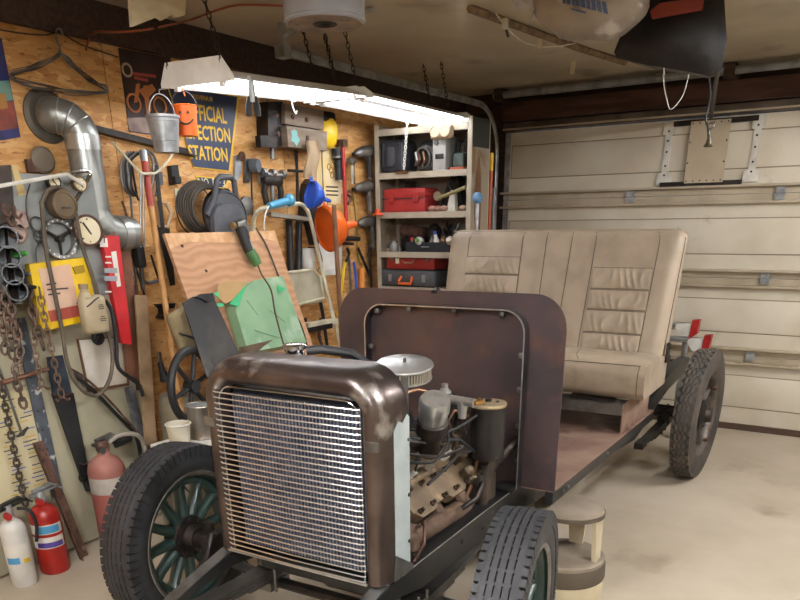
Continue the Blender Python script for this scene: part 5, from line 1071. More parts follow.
B().tube([L(241, 228, .06), L(246, 243, .06), L(250, 252, .06)], [.033, .028, .027], 14).build('body', BLACKP, t); B().tube([L(250, 251, .06), L(254, 258, .06), L(258, 265, .06)], [.028, .03, .024], 14).build('rear_handle', mat('dark green plastic', '3c6a35', .45), t)
B().tube([L(236, 225, .06), L(241, 224, .065), L(247, 232, .06)], [.02, .036, .028], 12).build('gear_head', STEEL, t); B().cyl(L(232, 226, .05), L(238, 225, .05), .018, n=10).build('spindle', mat('tan brass', 'a08a5e', .4, .6), t); B().cyl(L(248, 238, .08), L(253, 250, .08), .008, n=8).build('switch_rail', GALV, t)
B().tube(smooth([L(258, 265, .06), L(262, 275, .10), L(271, 290, .13), L(275, 312, .13), L(281, 335, .13), L(287, 356, .13)], 4), .005, 7).build('cord', mat('brown cord', '4d3a2c', .6), t)
one('power_lead', B().tube(smooth([L(256, 228, .03), L(266, 245, .03), L(277, 272, .03), L(288, 300, .03), L(301, 325, .03), L(307, 345, .03)], 4), .005, 6), INK, 'thin black cord hanging down the right side of the plywood', 'cord')
t = thing('seat_cushion', 'folded tan canvas cushion behind the black sheet panel', 'cushion', L(190, 345, .0))
b = B(); b.rbox(L(187, 330, .055), (.05, .17, .22), .03, 3, Matrix.Rotation(.35, 3, 'X')); b.build('pad', mat('tan canvas', '8b7b5c', .85, 0, '7a6b4e', 9, bump=.2), t)
for k in range(2): B().tube([L(179+4*k, 333-14*k, .088), L(195+3*k, 338-14*k, .088)], .004, 5).build('seam', INK, t)
t = thing('spoked_wheel', 'black spoked pulley wheel standing behind the tin can', 'wheel', onx(193, 425, -2.72))
p = onx(192, 386, -2.72); B().tor(p, Vec((1, .25, 0)), .165, .02, 32, 8).build('rim', BLACKP, t)
for k in range(6): a = k*pi/3+.2; B().cyl(p, p+Vec((-.25*cos(a)*.16, cos(a)*.16, sin(a)*.16)), .011, n=8).build('spoke', BLACKP, t)
B().cyl(p-Vec((.03, 0, 0)), p+Vec((.03, 0, 0)), .03, n=12).build('hub', BLACKP, t)
# low bench carrying can and tub
bxx = -2.50; bt = onx(200, 438, bxx).z; cp_ = onx(203, 436, bxx); tp_ = onx(180, 440, bxx)
t = thing('low_bench', 'low white topped bench behind the front tire', 'bench', (bxx, cp_.y, 0))
B().rbox((bxx, cp_.y+.05, bt-.0155), (.24, .50, .03), .006).build('bench_top', WHITEP, t)
for x in (bxx-.10, bxx+.10):
    for y in (cp_.y-.17, cp_.y+.27): B().bb((x-.018, y-.018, 0), (x+.018, y+.018, bt-.03)).build('leg', WW, t)
p = Vec((bxx, cp_.y, bt)); t = thing('tin_can', 'dented bare tin can standing on the low bench', 'can', p)
B().lathe([(.0, .001), (.058, .001), (.06, .006), (.058, .01), (.058, .14), (.061, .145), (.059, .15), (.054, .147), (.054, .143), (0, .143)], p, (0, 0, 1), 30).build('body', mat('stained tin', '9a948a', .35, .7, '7c6f60', 9), t); B().lathe([(.046, .1445), (.048, .147), (.02, .1455), (0, .1455)], p, (0, 0, 1), 26).build('lid', GALV, t)
p = Vec((bxx, tp_.y, bt)); t = thing('plastic_tub', 'small dirty white plastic tub left of the tin can', 'tub', p); B().lathe([(0, .001), (.042, .001), (.051, .085), (.054, .087), (.054, .095), (.05, .095), (.043, .02), (0, .02)], p, (0, 0, 1), 28).build('cup', mat('dirty white plastic', 'c9c2ae', .5, 0, 'b0a68d', 7), t); B().tor(p+Zdir*.091, (0, 0, 1), .053, .004, 28, 6).build('rim', WHITEP, t)
q = W(172, 440, .24); t = thing('grey_barrel', 'tall dusty grey drum standing behind the tan strap', 'drum', (q.x, q.y+.05, 0)); B().lathe([(0, 0), (.115, 0), (.12, .02), (.115, .3), (.119, .31), (.115, .32), (.115, .62), (.10, .68), (.05, .70), (0, .70)], Vec((q.x, q.y+.09, 0)), (0, 0, 1), 28).build('shell', mat('dusty grey drum', '8f8672', .6, 0, '7d745f', 6), t)
# ---- step ladder
LO = .13
def A(u, v, o=LO): return W(u, v, o)
t = thing('step_ladder', 'cream tubular step ladder standing folded open against the wall', 'step ladder', Vec((XW+.4, 3.5, 0)))
ft = A(345, 372, .50); 
foot = lambda p, q: p+(q-p)*((p.z-.01)/(p.z-q.z))
fall = lambda p, o: Vec((XW+o, p.y, .012))
B().tube(smooth([A(253, 236, .05), A(254, 219, .07), A(258, 211, .10), A(266, 208), A(285, 206), A(299, 204), A(306, 209), A(311, 222), A(325, 283, .15), A(340, 345, .17), foot(A(325, 283, .15), A(340, 345, .17))], 4), .0125, 10).build('front_rail', CREAM, t)
B().tube([A(253, 235, .05), fall(A(253, 235, .05), .06)], .0125, 10).build('front_rail', CREAM, t)
B().tube([A(322, 275, .10), A(334, 320, .10), foot(A(322, 275, .10), A(334, 320, .10))], .0115, 10).build('rear_leg', CREAM, t)
B().prism([A(264, 212, .07), A(302, 218, .07), A(309, 217, .20), A(271, 212, .20)], Vec((0, 0, -.022))).build('tray', mat('dusty tray metal', '8f8b80', .5, .3), t)
b = B().prism([A(284, 273, .125), A(314, 270, .125), A(321, 278, .135), A(323, 298, .135), A(320, 302, .135), A(285, 307, .125)], Xdir*.012); b.build('seat_panel', mat('cream grey panel', 'b9b29a', .5, 0, 'a29b84', 8), t)
B().tube([A(284, 273, .139), A(313, 269.5, .139), A(320, 277, .149), A(324, 298, .149), (A(285, 308, .145))], .009, 8).build('seat_rim', CREAM, t)
b = B().prism([A(301, 323, .14), A(331, 318, .14), A(332, 323, .14), A(302, 329, .14)], Xdir*.06); b.build('step', CREAM, t)
b = B().prism([A(302, 329, .20), A(332, 323, .20), A(332, 328, .20), A(303, 334, .20)], Xdir*.006); b.build('step_lip', DARKM, t)
t = thing('heat_gun', 'pale blue hand tool lying on the ladder tray', 'hand tool', A(283, 208, .14))
B().tube([A(269, 206, .19), A(276, 204, .19), A(287, 201, .19)], [.017, .02, .022], 14).build('barrel', mat('sky blue plastic', '5aa3c4', .4, 0, '4b93b6', 9), t); B().lathe([(.024, 0), (.034, .01), (.034, .032), (.024, .044), (0, .045)], A(287, 201, .19), Vec((.1, .9, .25)), 18).build('head', mat('sky blue plastic', ''), t); B().tube(smooth([A(269, 206, .19), A(266, 212, .21), A(264, 225, .21), A(266, 236, .21)], 4), .004, 6).build('cord', WHITEP, t)
# ================================================================ steel shelf unit and its contents
SY, SX0, SX1, SD = 4.63, -3.185, -2.44, .26
SHB = mat('beige shelf enamel', 'b5ab98', .5, .1, 'a39886', 6, c3='7c6a55', sc3=6, mix3=(.68, .8))
t = thing('shelf_unit', 'beige steel shelf unit crowded with toolboxes in the corner', 'shelf', ((SX0+SX1)/2, SY+SD/2, 0))
for x in (SX0, SX1-.03):
    B().bb((x, SY, 0), (x+.03, SY+.012, 2.10)).build('front_post', SHB, t); B().bb((x, SY+SD-.012, 0), (x+.03, SY+SD, 2.10)).build('rear_post', SHB, t)
B().bb((SX1-.004, SY+.012, 1.93), (SX1, SY+SD-.012, 2.098)).build('dark_upper_side', mat('black green board', '2a2d26', .7), t)
for x in (SX0, SX1-.004): B().bb((x, SY+.012, 0.02), (x+.004, SY+SD-.012, 1.93 if x > SX0 else 2.098)).build('side_panel', mat('tan rusty side', '9c8f7b', .55, .2, '7a6449', 3, (.55, .62)), t)
B().bb((SX0+.004, SY+SD-.006, .02), (SX1-.004, SY+SD-.002, 2.098)).build('back_panel', mat('grey back sheet', '8b8274', .6, .1, '776d5e', 5), t)
SZ = [2.062, 1.800, 1.553, 1.298, 1.065, .70, .35, .08]
for z in SZ:
    B().bb((SX0+.005, SY+.002, z-.010), (SX1-.005, SY+SD-.008, z)).build('shelf_board', SHB, t)
    B().bb((SX0+.031, SY-.003, z-.034), (SX1-.031, SY+.006, z+.004)).build('shelf_lip', SHB, t)
B().prism([Vec((SX1+.0005, SY+.10+.045*cos(2*pi*k/20), 1.55+.33*sin(2*pi*k/20))) for k in range(20)], Xdir*.002).build('brown_strip', BROWNH, t)
def G(u, v, d=.10): return ony(u, v, SY+d)
def onshelf(name, label, cat, u, k, d=.12, group=None):
    p = G(u, 170, d); return thing(name, label, cat, (p.x, SY+d, SZ[k]+.0015), 0, group), Vec((p.x, SY+d, SZ[k]+.0015))
BC = mat('black tool case', '2a2c31', .5, 0, '35373c', 9)
t, p = onshelf('black_case', 'black plastic power tool case on the top shelf', 'tool case', 399, 1, .135)
B().rbox(p+Vec((0, 0, .105)), (.19, .2, .20), .03, 3).build('body', BC, t); B().rbox(p+Vec((.0, -.105, .10)), (.06, .02, .12), .008).build('latch', mat('slate latch', '40434a', .5), t); B().rbox(p+Vec((-.06, -.1, .11)), (.02, .02, .16), .005).build('ridge', BC, t); B().rbox(p+Vec((.07, -.1, .11)), (.02, .02, .16), .005).build('ridge', BC, t)
t, p = onshelf('cable_bundle', 'coiled jumper cables in a black tray on the top shelf', 'cables', 428, 1, .13)
for k in range(6): B().tor(p+Vec((random.uniform(-.01, .01), -.055+.014*k, .085)), Vec((.1, 1, .1)), .06+.006*(k % 3), .008, 24, 6).build('cable_turn', mat('dusty grey cable', '5d5a55', .7, 0, '4a4743', 9), t)
B().rbox(p+Vec((0, .05, .10)), (.17, .10, .19), .03).build('tray', BC, t)
for dx, m_ in ((-.03, RUST), (.01, COPPER), (-.05, STEEL)): B().tube([p+Vec((dx, -.08, .12)), p+Vec((dx+.02, -.09, .07)), p+Vec((dx, -.09, .04))], [.008, .012, .006], 8).build('jaw_clip', m_, t)
t, p = onshelf('battery_charger', 'pale grey battery charger with dial and handle on the top shelf', 'charger', 446, 1, .12)
B().rbox(p+Vec((0, 0, .105)), (.10, .19, .205), .008).build('case', mat('pale grey enamel', 'b3b4b0', .45, .1, 'a2a39f', 9), t); B().cyl(p+Vec((-.02, -.095, .165)), p+Vec((-.02, -.108, .165)), .016, n=14).build('dial', STEEL, t); B().rbox(p+Vec((.005, -.098, .085)), (.06, .008, .03), .003).build('meter', DARKM, t)
t, p = onshelf('small_machine', 'small green black machine at the right end of the top shelf', 'machine', 462, 1, .11)
B().rbox(p+Vec((0, 0, .055)), (.085, .12, .10), .02).build('body', mat('dark green machine', '3c4a45', .5, .2, '55605a', 12), t); B().tube([p+Vec((-.03, 0, .1)), p+Vec((-.02, 0, .17)), p+Vec((.025, 0, .17)), p+Vec((.03, 0, .1))], .012, 8).build('handle', BLACKP, t); B().rbox(p+Vec((0, -.01, .01)), (.1, .13, .018), .004).build('base', mat('orange base', 'b5553a', .5), t)
t = thing('twin_speaker', 'beige oval twin speaker hanging under the top shelf edge', 'speaker', G(443, 140, -.03)); p = G(442, 132, -.035)
B().rbox(p, (.165, .05, .085), .03, 4).build('case', mat('dirty beige plastic', 'b09a80', .6, 0, '9c866c', 9), t)
for dx in (-.036, .036): B().lathe([(.034, 0), (.036, .006), (.03, .008), (.028, .003), (0, .004)], p+Vec((dx, -.026, .004)), (0, -1, 0), 20).build('grille_ring', mat('pale beige ring', 'c6b49a', .6), t)
t, p = onshelf('red_toolbox', 'red plastic toolbox with dark handle on the second shelf', 'toolbox', 411, 2, .135)
RP = mat('red toolbox plastic', 'b03634', .45, 0, 'a02e2d', 7)
B().rbox(p+Vec((0, 0, .05)), (.34, .19, .10), .015).build('base', RP, t); B().rbox(p+Vec((0, 0, .12)), (.345, .195, .07), .02).build('lid', mat('red toolbox plastic', ''), t); B().box(p+Vec((0, -.103, .088)), (.35, .004, .006)).build('seam', INK, t)
B().tube([p+Vec((-.045, 0, .15)), p+Vec((-.045, 0, .185)), p+Vec((.045, 0, .185)), p+Vec((.045, 0, .15))], .009, 8).build('handle', DARKM, t)
for dx in (-.1, .1): B().rbox(p+Vec((dx, -.105, .085)), (.04, .01, .04), .004).build('latch', RP, t)
t, p = onshelf('inspection_lamp', 'white and grey hand lamp on the second shelf', 'lamp', 452, 2, .08)
B().prism([p+Vec((-.03, -.02, 0)), p+Vec((.04, -.02, 0)), p+Vec((.03, -.02, .12)), p+Vec((.005, -.02, .13))], Ydir*.04).build('shade', WHITEP, t); B().tube(smooth([p+Vec((0, 0, .13)), p+Vec((-.03, 0, .17)), p+Vec((.0, 0, .205))], 4), .006, 6).build('cord', BLACKP, t)
t, p = onshelf('dark_bag', 'dark folded bag behind the hand lamp on the second shelf', 'bag', 452, 2, .165); B().prism([p+Vec((-.10, 0, .02)), p+Vec((.09, 0, .02)), p+Vec((.04, 0, .22)), p+Vec((-.01, 0, .22))], Ydir*.08).build('cloth', mat('dark cloth', '26221f', .9), t); B().cyl(p+Vec((-.085, -.02, .10)), p+Vec((-.085, -.05, .10)), .03, n=16).build('round_end', mat('tan round', 'a0876e', .6), t)
one('square_rod', B().tube([G(437, 199, .03), G(466, 187, .03)], .012, 6), mat('olive rod', '8a8058', .5), 'olive rod lying slanted on the second shelf', 'rod')
for k, (u, c_) in enumerate(((432, 'a86a5a'), (438, '8f4f48'), (444, 'b07f6e'), (463, 'a38a66'))):
    p = G(u, 200, .045+.01*(k % 2)); one('cloth_scrap', B().sph((p.x, p.y, SZ[2]+.023), (.03, .022, .018), 10, 6), mat('cloth '+c_, c_, .9, 0, 'a0897a', 20), ('pinkish cloth scrap beside the red toolbox', 'dark red cloth scrap on the second shelf', 'pale pink cloth scrap touching the hand lamp', 'tan cloth scrap at the right end of the second shelf')[k], 'cloth', 'cloth scraps')
t, p = onshelf('parts_tray', 'dark steel tray on the third shelf', 'tray', 430, 3, .08)
B().bb(p+Vec((-.16, -.06, .001)), p+Vec((.19, -.052, .065)), ).build('tray_front', mat('dark slate steel', '33363c', .45, .4), t); B().bb(p+Vec((-.16, -.052, .001)), p+Vec((.19, .03, .008))).build('tray_floor', mat('dark slate steel', ''), t); B().bb(p+Vec((-.16, .022, .001)), p+Vec((.19, .03, .05))).build('tray_back', mat('dark slate steel', ''), t)
B().tube([p+Vec((-.03, -.064, .035)), p+Vec((.03, -.064, .035))], .004, 6).build('pull', GALV, t)
items = [(414, .03, .05, '2f2a26', 'dark brown bottle lying in the parts tray at its left end'), (421, .026, .07, 'c9c8bd', 'green and white bottle cap end facing out of the tray'), (431, .024, .06, '7e7a6a', 'pale metal part lying in the middle of the tray'), (438, .022, .09, 'd5d2c8', 'white nozzle can with blue top in the tray'), (444, .03, .08, '6a4a38', 'brown can lying behind the white can'), (452, .028, .07, 'b3a88f', 'beige can lying at the right of the tray'), (458, .026, .10, '2c2a2b', 'black spray can standing at the right end of the tray')]
for k, (u, r, h, c_, l) in enumerate(items):
    q = G(u, 240, .068); b = Vec((q.x, q.y, SZ[3]+.012)); t = thing('stored_can', l, 'can', b, 0, 'cans in the parts tray')
    if k in (1, 5): ax = Vec((.25, -1, .15))
    else: ax = Vec((.15*(k % 3-1), -.1, 1))
    o_ = b+Vec((0, .0, r+.03)) if k in (1, 5) else b
    B().lathe([(0, 0), (r, .002), (r, h*.8), (r*.6, h), (r*.6, h+.015), (0, h+.015)], o_, ax, 16).build('can', mat('can '+c_, c_, .45, .2), t)
    B().lathe([(r*.5, h+.012), (r*.5, h+.035), (0, h+.036)], o_, ax, 12).build('cap', (REDP, mat('leaf green', '4c7a3c', .5), STEEL, BLUEP, BLACKP, WHITEP, STEEL)[k], t)
t, p = onshelf('rusty_cylinder', 'dark rusty cylinder lying at the back of the third shelf', 'cylinder', 414, 3, .185); B().cyl(p+Vec((-.1, 0, .14)), p+Vec((.09, 0, .12)), .045, n=16).build('barrel', RUST, t); B().bb(p+Vec((-.09, -.04, 0)), p+Vec((.1, .04, .09))).build('cradle', DARKM, t)
t, p = onshelf('dark_motor', 'dark electric motor at the back of the third shelf', 'motor', 432, 3, .185); B().sph(p+Vec((.02, 0, .11)), (.055, .06, .075), 16, 10).build('housing', DARKM, t); B().bb(p+Vec((-.02, -.03, 0)), p+Vec((.06, .03, .06))).build('foot', DARKM, t)
t, p = onshelf('wire_heap', 'tangled wires and chrome parts heaped at the right of the third shelf', 'wires', 450, 3, .185)
for k in range(5): B().tube(smooth([p+Vec((random.uniform(-.06, .06), random.uniform(-.045, .045), random.uniform(.0 if q == 0 else .06, .2))) for q in range(5)], 4), .007, 6).build('wire', (BLACKP, STEEL, RUST, BLACKP, STEEL)[k], t)
t, p = onshelf('small_jar', 'small clear grey jar at the left end of the third shelf', 'jar', 393, 3, .06); B().lathe([(0, .001), (.028, .001), (.03, .05), (.026, .06), (0, .06)], p, (0, 0, 1), 16).build('jar', mat('grey glass jar', '8b8f8d', .2, 0, '70726f', 9), t); B().lathe([(.028, .058), (.028, .07), (0, .071)], p, (0, 0, 1), 16).build('lid', STEEL, t)
for k, (dx, l) in enumerate(((-.055, 'small brass fitting at the far left of the third shelf'), (-.035, 'small steel nut beside the grey jar'), (.05, 'small steel nut between jar and tray'))): one('fitting', B().lathe([(0, 0), (.012, 0), (.012, .02), (.007, .022), (.007, .03), (0, .03)], p+Vec((dx, .0, .0)), (0, 0, 1), 8), (COPPER, STEEL, STEEL)[k], l, 'fitting', 'fittings on the third shelf')
t, p = onshelf('red_metal_case', 'flat red metal case lying on the grey case', 'tool case', 417, 4, .12)
GC = mat('charcoal case', '45474a', .5, 0, '515356', 9)
p2 = p+Vec((0, 0, .117)); B().rbox(p2+Vec((0, 0, .052)), (.40, .20, .10), .006).build('box', mat('red enamel case', '9c2f28', .4, .1, '8a2721', 7), t); B().box(p2+Vec((0, -.101, .078)), (.40, .003, .003)).build('lid_line', INK, t)
for dx in (-.15, .15): B().rbox(p2+Vec((dx, -.104, .075)), (.022, .01, .035), .003).build('latch', STEEL, t)
B().tube([p2+Vec((-.05, -.103, .075)), p2+Vec((-.045, -.12, .06)), p2+Vec((-.03, -.125, .045)), p2+Vec((.03, -.125, .045)), p2+Vec((.045, -.12, .06)), p2+Vec((.05, -.103, .075))], .005, 8).build('handle', CHROME, t); B().box(p2+Vec((-.105, -.101, .06)), (.03, .002, .04)).build('sticker', PAPER, t)
t, p = onshelf('grey_tool_case', 'charcoal plastic tool case with orange handle on the fourth shelf', 'tool case', 415, 4, .13)
B().rbox(p+Vec((0, 0, .058)), (.46, .24, .114), .025, 3).build('shell', GC, t)
for dx in (-.14, .14): B().rbox(p+Vec((dx, -.118, .06)), (.03, .015, .05), .004).build('latch', GALV, t)
B().tube([p+Vec((-.045, -.118, .07)), p+Vec((-.052, -.14, .045)), p+Vec((-.05, -.145, .025)), p+Vec((.05, -.145, .025)), p+Vec((.052, -.14, .045)), p+Vec((.045, -.118, .07))], .010, 8).build('handle', mat('orange handle', 'd8642c', .45), t)
one('cone_knob', B().lathe([(.0, 0), (.04, 0), (.04, .008), (.02, .012), (.014, .035), (0, .04)], ony(378, 215, SY-.035), (0, 0, 1), 16), mat('orange red plastic', 'd6481f', .45), 'small orange cone hooked on the left shelf post', 'cone')
one('bead_chain', B().chain([Vec((-2.88, SY-.06, 2.10)), ony(404, 168, SY-.06)], .02, .9, .003, 6, 4), WHITEP, 'white twisted pull chain hanging from the light before the shelves', 'chain')
one('label_holder', B().box(G(402, 172.5, -.008), (.10, .008, .015)), COPPER, 'small brown tag on the lip of the upper shelf', 'tag')
# ---- between shelves and door
t = thing('push_broom', 'orange handled broom with yellow top standing beside the shelves', 'broom', (-2.5, 5.15, 0)); a = ony(491.5, 153, 5.15); B().cyl(a, a-Zdir*.11, .016, n=10).build('yellow_grip', YELLP, t); B().cyl(a-Zdir*.11, Vec((a.x-.02, a.y, .12)), .015, n=10).build('orange_handle', mat('orange red handle', 'b4532e', .5), t); B().rbox((a.x-.02, a.y, .07), (.06, .3, .12), .01).build('brush_head', BROWNH, t)
t = thing('lever_rod', 'steel lever with blue ball knob standing against the shelves', 'lever', (-2.40, 4.585, 0)); a = ony(477.5, 198, 4.585); B().sph(a, .035, 16, 12).build('ball_knob', mat('steel blue knob', '5f84a8', .35), t); B().cyl(a-Zdir*.03, Vec((a.x-.01, a.y, .002)), .012, n=10).build('rod', GALV, t)
t = thing('conduit_pipe', 'grey conduit pipe standing in the dark corner by the track', 'pipe', (-2.7, 5.72, 0)); a = ony(493.5, 192, 5.72); B().cyl(Vec((a.x, a.y, .002)), a, .016, n=10).build('pipe', mat('grey conduit', '7c7f7f', .45, .5), t); B().cyl(a-Zdir*.02, a+Zdir*.03, .022, n=10).build('coupling', mat('grey conduit', ''), t)
# ================================================================ ceiling things, stool, ladder by the door
# upside down tub on the ceiling
c = onz(325, 24, 2.15); t = thing('hanging_tub', 'grey plastic tub hung upside under the ceiling', 'tub', c)
B().lathe([(.05, .0), (.135, .0), (.142, .012), (.155, ZC-2.15-.001), (.148, ZC-2.15-.001), (.13, .02), (.05, .018)], c, (0, 0, 1), 36, cap=False).build('shell', mat('translucent grey plastic', '9b9ca0', .4, 0, '8d8e93', 6), t)
B().lathe([(.03, .0), (.132, -.0025), (.132, .001), (.03, .003)], c, (0, 0, 1), 36, cap=False).build('dusty_base', mat('dusty pinkish base', '8d7a6c', .8, 0, '6f6054', 9), t)
B().lathe([(0, .014), (.012, .014), (.035, .006), (.045, -.002), (.038, -.004), (.03, .002), (0, .012)], c, (0, 0, 1), 24).build('hub_hole', BLACKP, t)
for k in range(5): a = k*2*pi/5; B().cyl(c+Vec((cos(a)*.1, sin(a)*.1, .002)), c+Vec((cos(a)*.1, sin(a)*.1, -.002)), .007, n=8).build('screw', DARKM, t)
B().tor(c+Zdir*.008, (0, 0, 1), .139, .006, 36, 6).build('lower_rim', mat('translucent grey plastic', ''), t)
# torn board
t = thing('torn_board', 'torn pale board hanging under the ceiling at upper left', 'board', onz(157, 10, 2.28))
q = [onx(130, -14, -2.48), onx(187, -14, -2.48), onx(185, 15, -2.48), onx(177, 17.5, -2.48), onx(172, 14, -2.48), onx(163, 20, -2.48), onx(158, 17, -2.48), onx(147, 21, -2.48), onx(133, 26.5, -2.48)]
zt = max(p.z for p in q); b = B(); b.prism(q, Vec((-.018, 0, 0))); b.build('board', mat('pale torn wood', 'cbbd9f', .7, 0, 'b29f7c', 5, stretch=(1, 1, 3)), t)
B().prism([q[0], q[1], Vec((q[1].x, q[1].y, ZC)), Vec((q[0].x, q[0].y, ZC))], Vec((-.018, 0, 0))).build('upper_board', mat('pale torn wood', ''), t)
# orange cable along the ceiling
P_ = [W(86, 50, .06), W(93, 33, .06), onx(120, 32, -2.95), onx(150, 29, -2.75), onz(190, 20, 2.385), onz(215, 11, 2.40), onz(240, 5, 2.41), onz(285, 6, 2.41)]
one('orange_cable', B().tube(smooth(P_, 4), .0045, 7), mat('orange rubber', '94502f', .6), 'orange cable strung from the wall top under the ceiling', 'cable')
# insulation bag and black bag on the opener
yb = 3.07
def ib(u, v): return ony(u, v, yb)
t = thing('insulation_bag', 'clear plastic wrapped bag of insulation tucked under the ceiling', 'bag', ib(590, 40))
PB = mat('cloudy plastic wrap', '948878', .4, 0, '7d7164', 6, c3='aaa196', sc3=9, bump=.3, bsc=9, coat=.2)
a = ib(533, 12); z_ = ib(628, 46)
ctr = Vec(((a.x+z_.x)/2-.03, yb+.17, 2.262)); b = B()
b.sph(ctr, (.225, .20, .125), 24, 14, Matrix.Rotation(.15, 3, 'Y'))
for i, v in enumerate(b.v): b.v[i] = v+Vec((0, 0, .008*sin(v.x*40)+.006*sin(v.y*33)))
b.build('bag', PB, t)
B().tube(smooth([ctr+Vec((-.19, -.05, .0)), ctr+Vec((-.23, -.06, .03)), ctr+Vec((-.26, -.04, .05))], 3), [.05, .03, .028, .03, .035, .05, .05][:7], 8).build('tied_neck', mat('white plastic film', 'b5b2ae', .4), t)
NP = mat('navy print', '3c4a66', .7)
def bagpt(k, h): # a point on the bag's front, k along the print line, h up
    x = -.03+.155*k; z = -.035-.042*k+h; y = -.20*math.sqrt(max(.02, 1-(x/.225)**2-(z/.125)**2)); return ctr+Vec((x, y-.008, z))
for k in range(9):
    a0, a1 = k/9, (k+.72)/9; B().prism([bagpt(a0, 0), bagpt(a1, 0), bagpt(a1, .03), bagpt(a0, .03)], Vec((0, -.002, 0))).build('printed_block', NP, t)
B().prism([bagpt(.2, -.014), bagpt(.75, -.014), bagpt(.75, -.009), bagpt(.2, -.009)], Vec((0, -.002, 0))).build('printed_line', NP, t)
B().bb((ctr.x-.17, ctr.y-.04, 2.39), (ctr.x+.17, ctr.y+.04, ZC)).build('ceiling_strap', DARKM, t)
yo = 3.55
def ob(u, v, d=0): return ony(u, v, yo+d)
t = thing('covered_opener', 'door opener wrapped in a black plastic sack under the ceiling', 'door opener', ob(665, 60))
SK = mat('black sack plastic', '0e0e10', .5, 0, '161618', 8, bump=.7, bsc=9)
b = B(); fr_ = [(637, -6), (614, 52), (617, 58), (650, 66), (690, 72), (712, 77), (722, 68), (727, 40), (724, -6)]
b.prism([ob(u, v) for u, v in fr_], Vec((-.07, .36, .03)), taper=.86); b.build('sack', SK, t, ang=75)
b = B(); b.prism([ob(u, v) for u, v in fr_], Vec((.0, -.05, .03)), taper=.8); b.build('sack_front', SK, t, ang=75)
B().prism([ob(u, v, -.06) for u, v in ((650, 11), (652, 19), (702, 10), (704, -3), (660, 3))], Vec((0, .02, 0))).build('red_box', mat('dull red plastic', '8a3a30', .45), t)
q = ob(680, 0); B().bb((q.x-.2, yo+.05, 2.36), (q.x+.16, yo+.3, ZC)).build('mount', DARKM, t)
q = ob(712, 74, .1); B().cyl(Vec((q.x, yo+.2, 2.2)), Vec((-1.3, YD-.05, 2.12)), .012, n=8).build('draw_rail', DARKM, t)
one('white_string', B().tube(smooth([ob(664, 68, -.02), ob(664, 85, -.02), ob(667, 100, -.02), ob(671, 109.5, -.02), ob(682, 97, -.02), ob(687, 82, -.02), ob(689, 74, -.02)], 4), .002, 5), WHITEP, 'loop of white string dangling under the black sack', 'string')
t = thing('release_cord', 'black release cord with small bell hanging before the door plate', 'cord', ony(708, 149, 4.6))
B().tube(smooth([ony(709, 78, 3.75), ony(710, 100, 3.75), ony(706, 118, 3.75), ony(708, 128, 3.75), ony(708.5, 140, 3.75)], 4), .0045, 7).build('cord', BLACKP, t)
p = ony(708, 146.5, 3.75); B().lathe([(.0, .035), (.008, .033), (.011, .015), (.02, .0), (.017, -.002), (.006, .012)], p, (0, 0, 1), 14, cap=False).build('bell', mat('dull brass', '5e5340', .5, .5), t); B().tor(p+Zdir*.04, Ydir, .006, .0015, 10, 4).build('ring', GALV, t); B().tor(ony(711, 126, 3.75), Ydir, .012, .004, 12, 5).build('knot', STEEL, t)
# ceiling batten with scraps and white wire
b = B().tube([onz(470, 8, ZC-.012), onz(530, 30, ZC-.012), onz(580, 48, ZC-.012), onz(625, 62, ZC-.012)], .02, 6); one('ceiling_batten', b, mat('rough tan batten', '8a7558', .8, 0, '5f4d39', 20), 'rough batten with torn scraps running along the ceiling', 'batten')
one('white_wire', B().tube(smooth([onz(495, 12, ZC-.03), onz(507, 28, ZC-.06), onz(525, 43, ZC-.06), onz(550, 47, ZC-.05), onz(577, 43, ZC-.03)], 4), .003, 6), WHITEP, 'white wire sagging below the ceiling batten', 'wire')
t = thing('wire_connector', 'white wire connector dangling at the ceiling batten', 'connector', onz(506, 30, ZC-.08)); B().rbox(onz(505, 24, ZC-.07), (.03, .02, .045), .005).build('plug', WHITEP, t); B().cyl(onz(506, 29, ZC-.08), onz(508, 36, ZC-.09), .007, n=8).build('tip', DARKM, t)
for u, v, l in ((573, 68, 'pale torn paper scrap hanging from the ceiling right of the batten'), (540, 40, 'small torn paper scrap on the ceiling batten')):
    p = onz(u, v-6, ZC-.005); one('paper_scrap', B().prism([p+Vec((-.015, 0, .004)), p+Vec((.02, 0, .004)), p+Vec((.01, .01, -.07)), p+Vec((-.02, .01, -.06))], Ydir*.002), PAPER, l, 'paper', 'scraps on the ceiling')
# ---- step stool
cs = onz(572, 600, 0.0); sc_ = Vec((-.962, 2.76, 0)); t = thing('step_stool', 'beige plastic two step stool with dark band beside the front tire', 'step stool', sc_)
TANP = mat('cream stool plastic', 'c6ba9e', .5, 0, 'b5a98c', 7); TREAD = mat('worn brown tread', '7b6f5f', .75, 0, '8c8070', 6); BAND = mat('dark rubber band', '544a3d', .7)

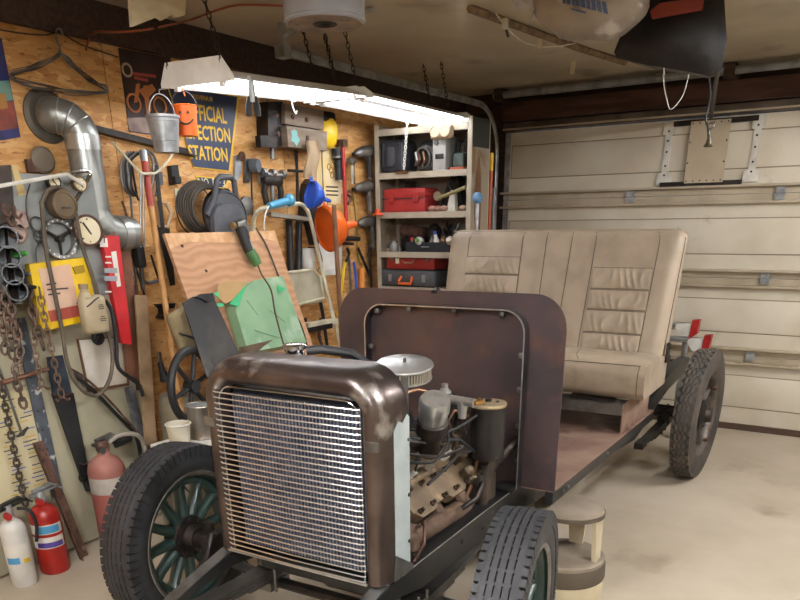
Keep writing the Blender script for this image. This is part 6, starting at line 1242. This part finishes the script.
B().lathe([(.0, .002), (.160, .002), (.17, .012), (.168, .095), (.165, .10), (0, .10)], sc_, (0, 0, 1), 40).build('base', TANP, t)
B().lathe([(.10, .098), (.170, .098), (.172, .105), (.170, .165), (.167, .172), (.10, .172)], sc_, (0, 0, 1), 40).build('rubber_band', BAND, t)
B().lathe([(0, .168), (.166, .17), (.166, .185), (.158, .19), (0, .19)], sc_, (0, 0, 1), 40).build('lower_tread', TREAD, t)
for a_ in (rad(0), rad(180), rad(90)):
    d = Vec((cos(a_), sin(a_), 0)); e = Vec((-d.y, d.x, 0)); q0 = sc_+d*.125; q1 = sc_+d*.118
    B().prism([q0-e*.03+Zdir*.19, q0+e*.03+Zdir*.19, q1+e*.045+Zdir*.375, q1-e*.045+Zdir*.375], d*.018).build('upright', TANP, t)
def topo(r, z): return [sc_+Vec((cos(2*pi*k/40)*r*(1-.14*max(0, cos(2*pi*k/40*1-4.3))**6), sin(2*pi*k/40)*r*.92+.01-.0*0, z)) for k in range(40)]
B().prism(topo(.148, .372), Zdir*.018).build('tread_edge', BAND, t)
B().prism(topo(.144, .390), Zdir*.012, taper=.97).build('upper_tread', TREAD, t)
# ---- aluminium ladder lying by the door
t = thing('work_platform', 'aluminium work platform with red feet behind the rear tire', 'platform', (-1.3, 5.35, 0))
yy = 5.45
for (u, v, k) in ((698, 326, 0), (710, 341, 1)):
    a = ony(u, v, yy); xl = a.x-.9
    B().rbox(((a.x+xl)/2, yy, a.z), (a.x-xl, .05, .035), .008).build('rail', ALU, t)
    B().prism([a+Vec((-.14, -.03, .012)), a+Vec((-.01, -.03, .02)), a+Vec((-.02, -.03, -.04)), a+Vec((-.05, -.03, -.07)), a+Vec((-.10, -.03, -.07)), a+Vec((-.14, -.03, -.02))], Ydir*.004).build('gusset', WHITEP, t)
    B().prism([a+Vec((-.035, -.035, .04)), a+Vec((.012, -.035, .045)), a+Vec((.005, -.035, -.05)), a+Vec((-.045, -.035, -.09))], Ydir*.06).build('red_foot', REDP, t)
    B().rbox((a.x-.075, yy+.03, a.z/2), (.04, .025, a.z-.02), .005).build('leg', ALU, t); B().rbox((xl+.08, yy+.03, a.z/2), (.04, .025, a.z-.02), .005).build('leg', ALU, t)
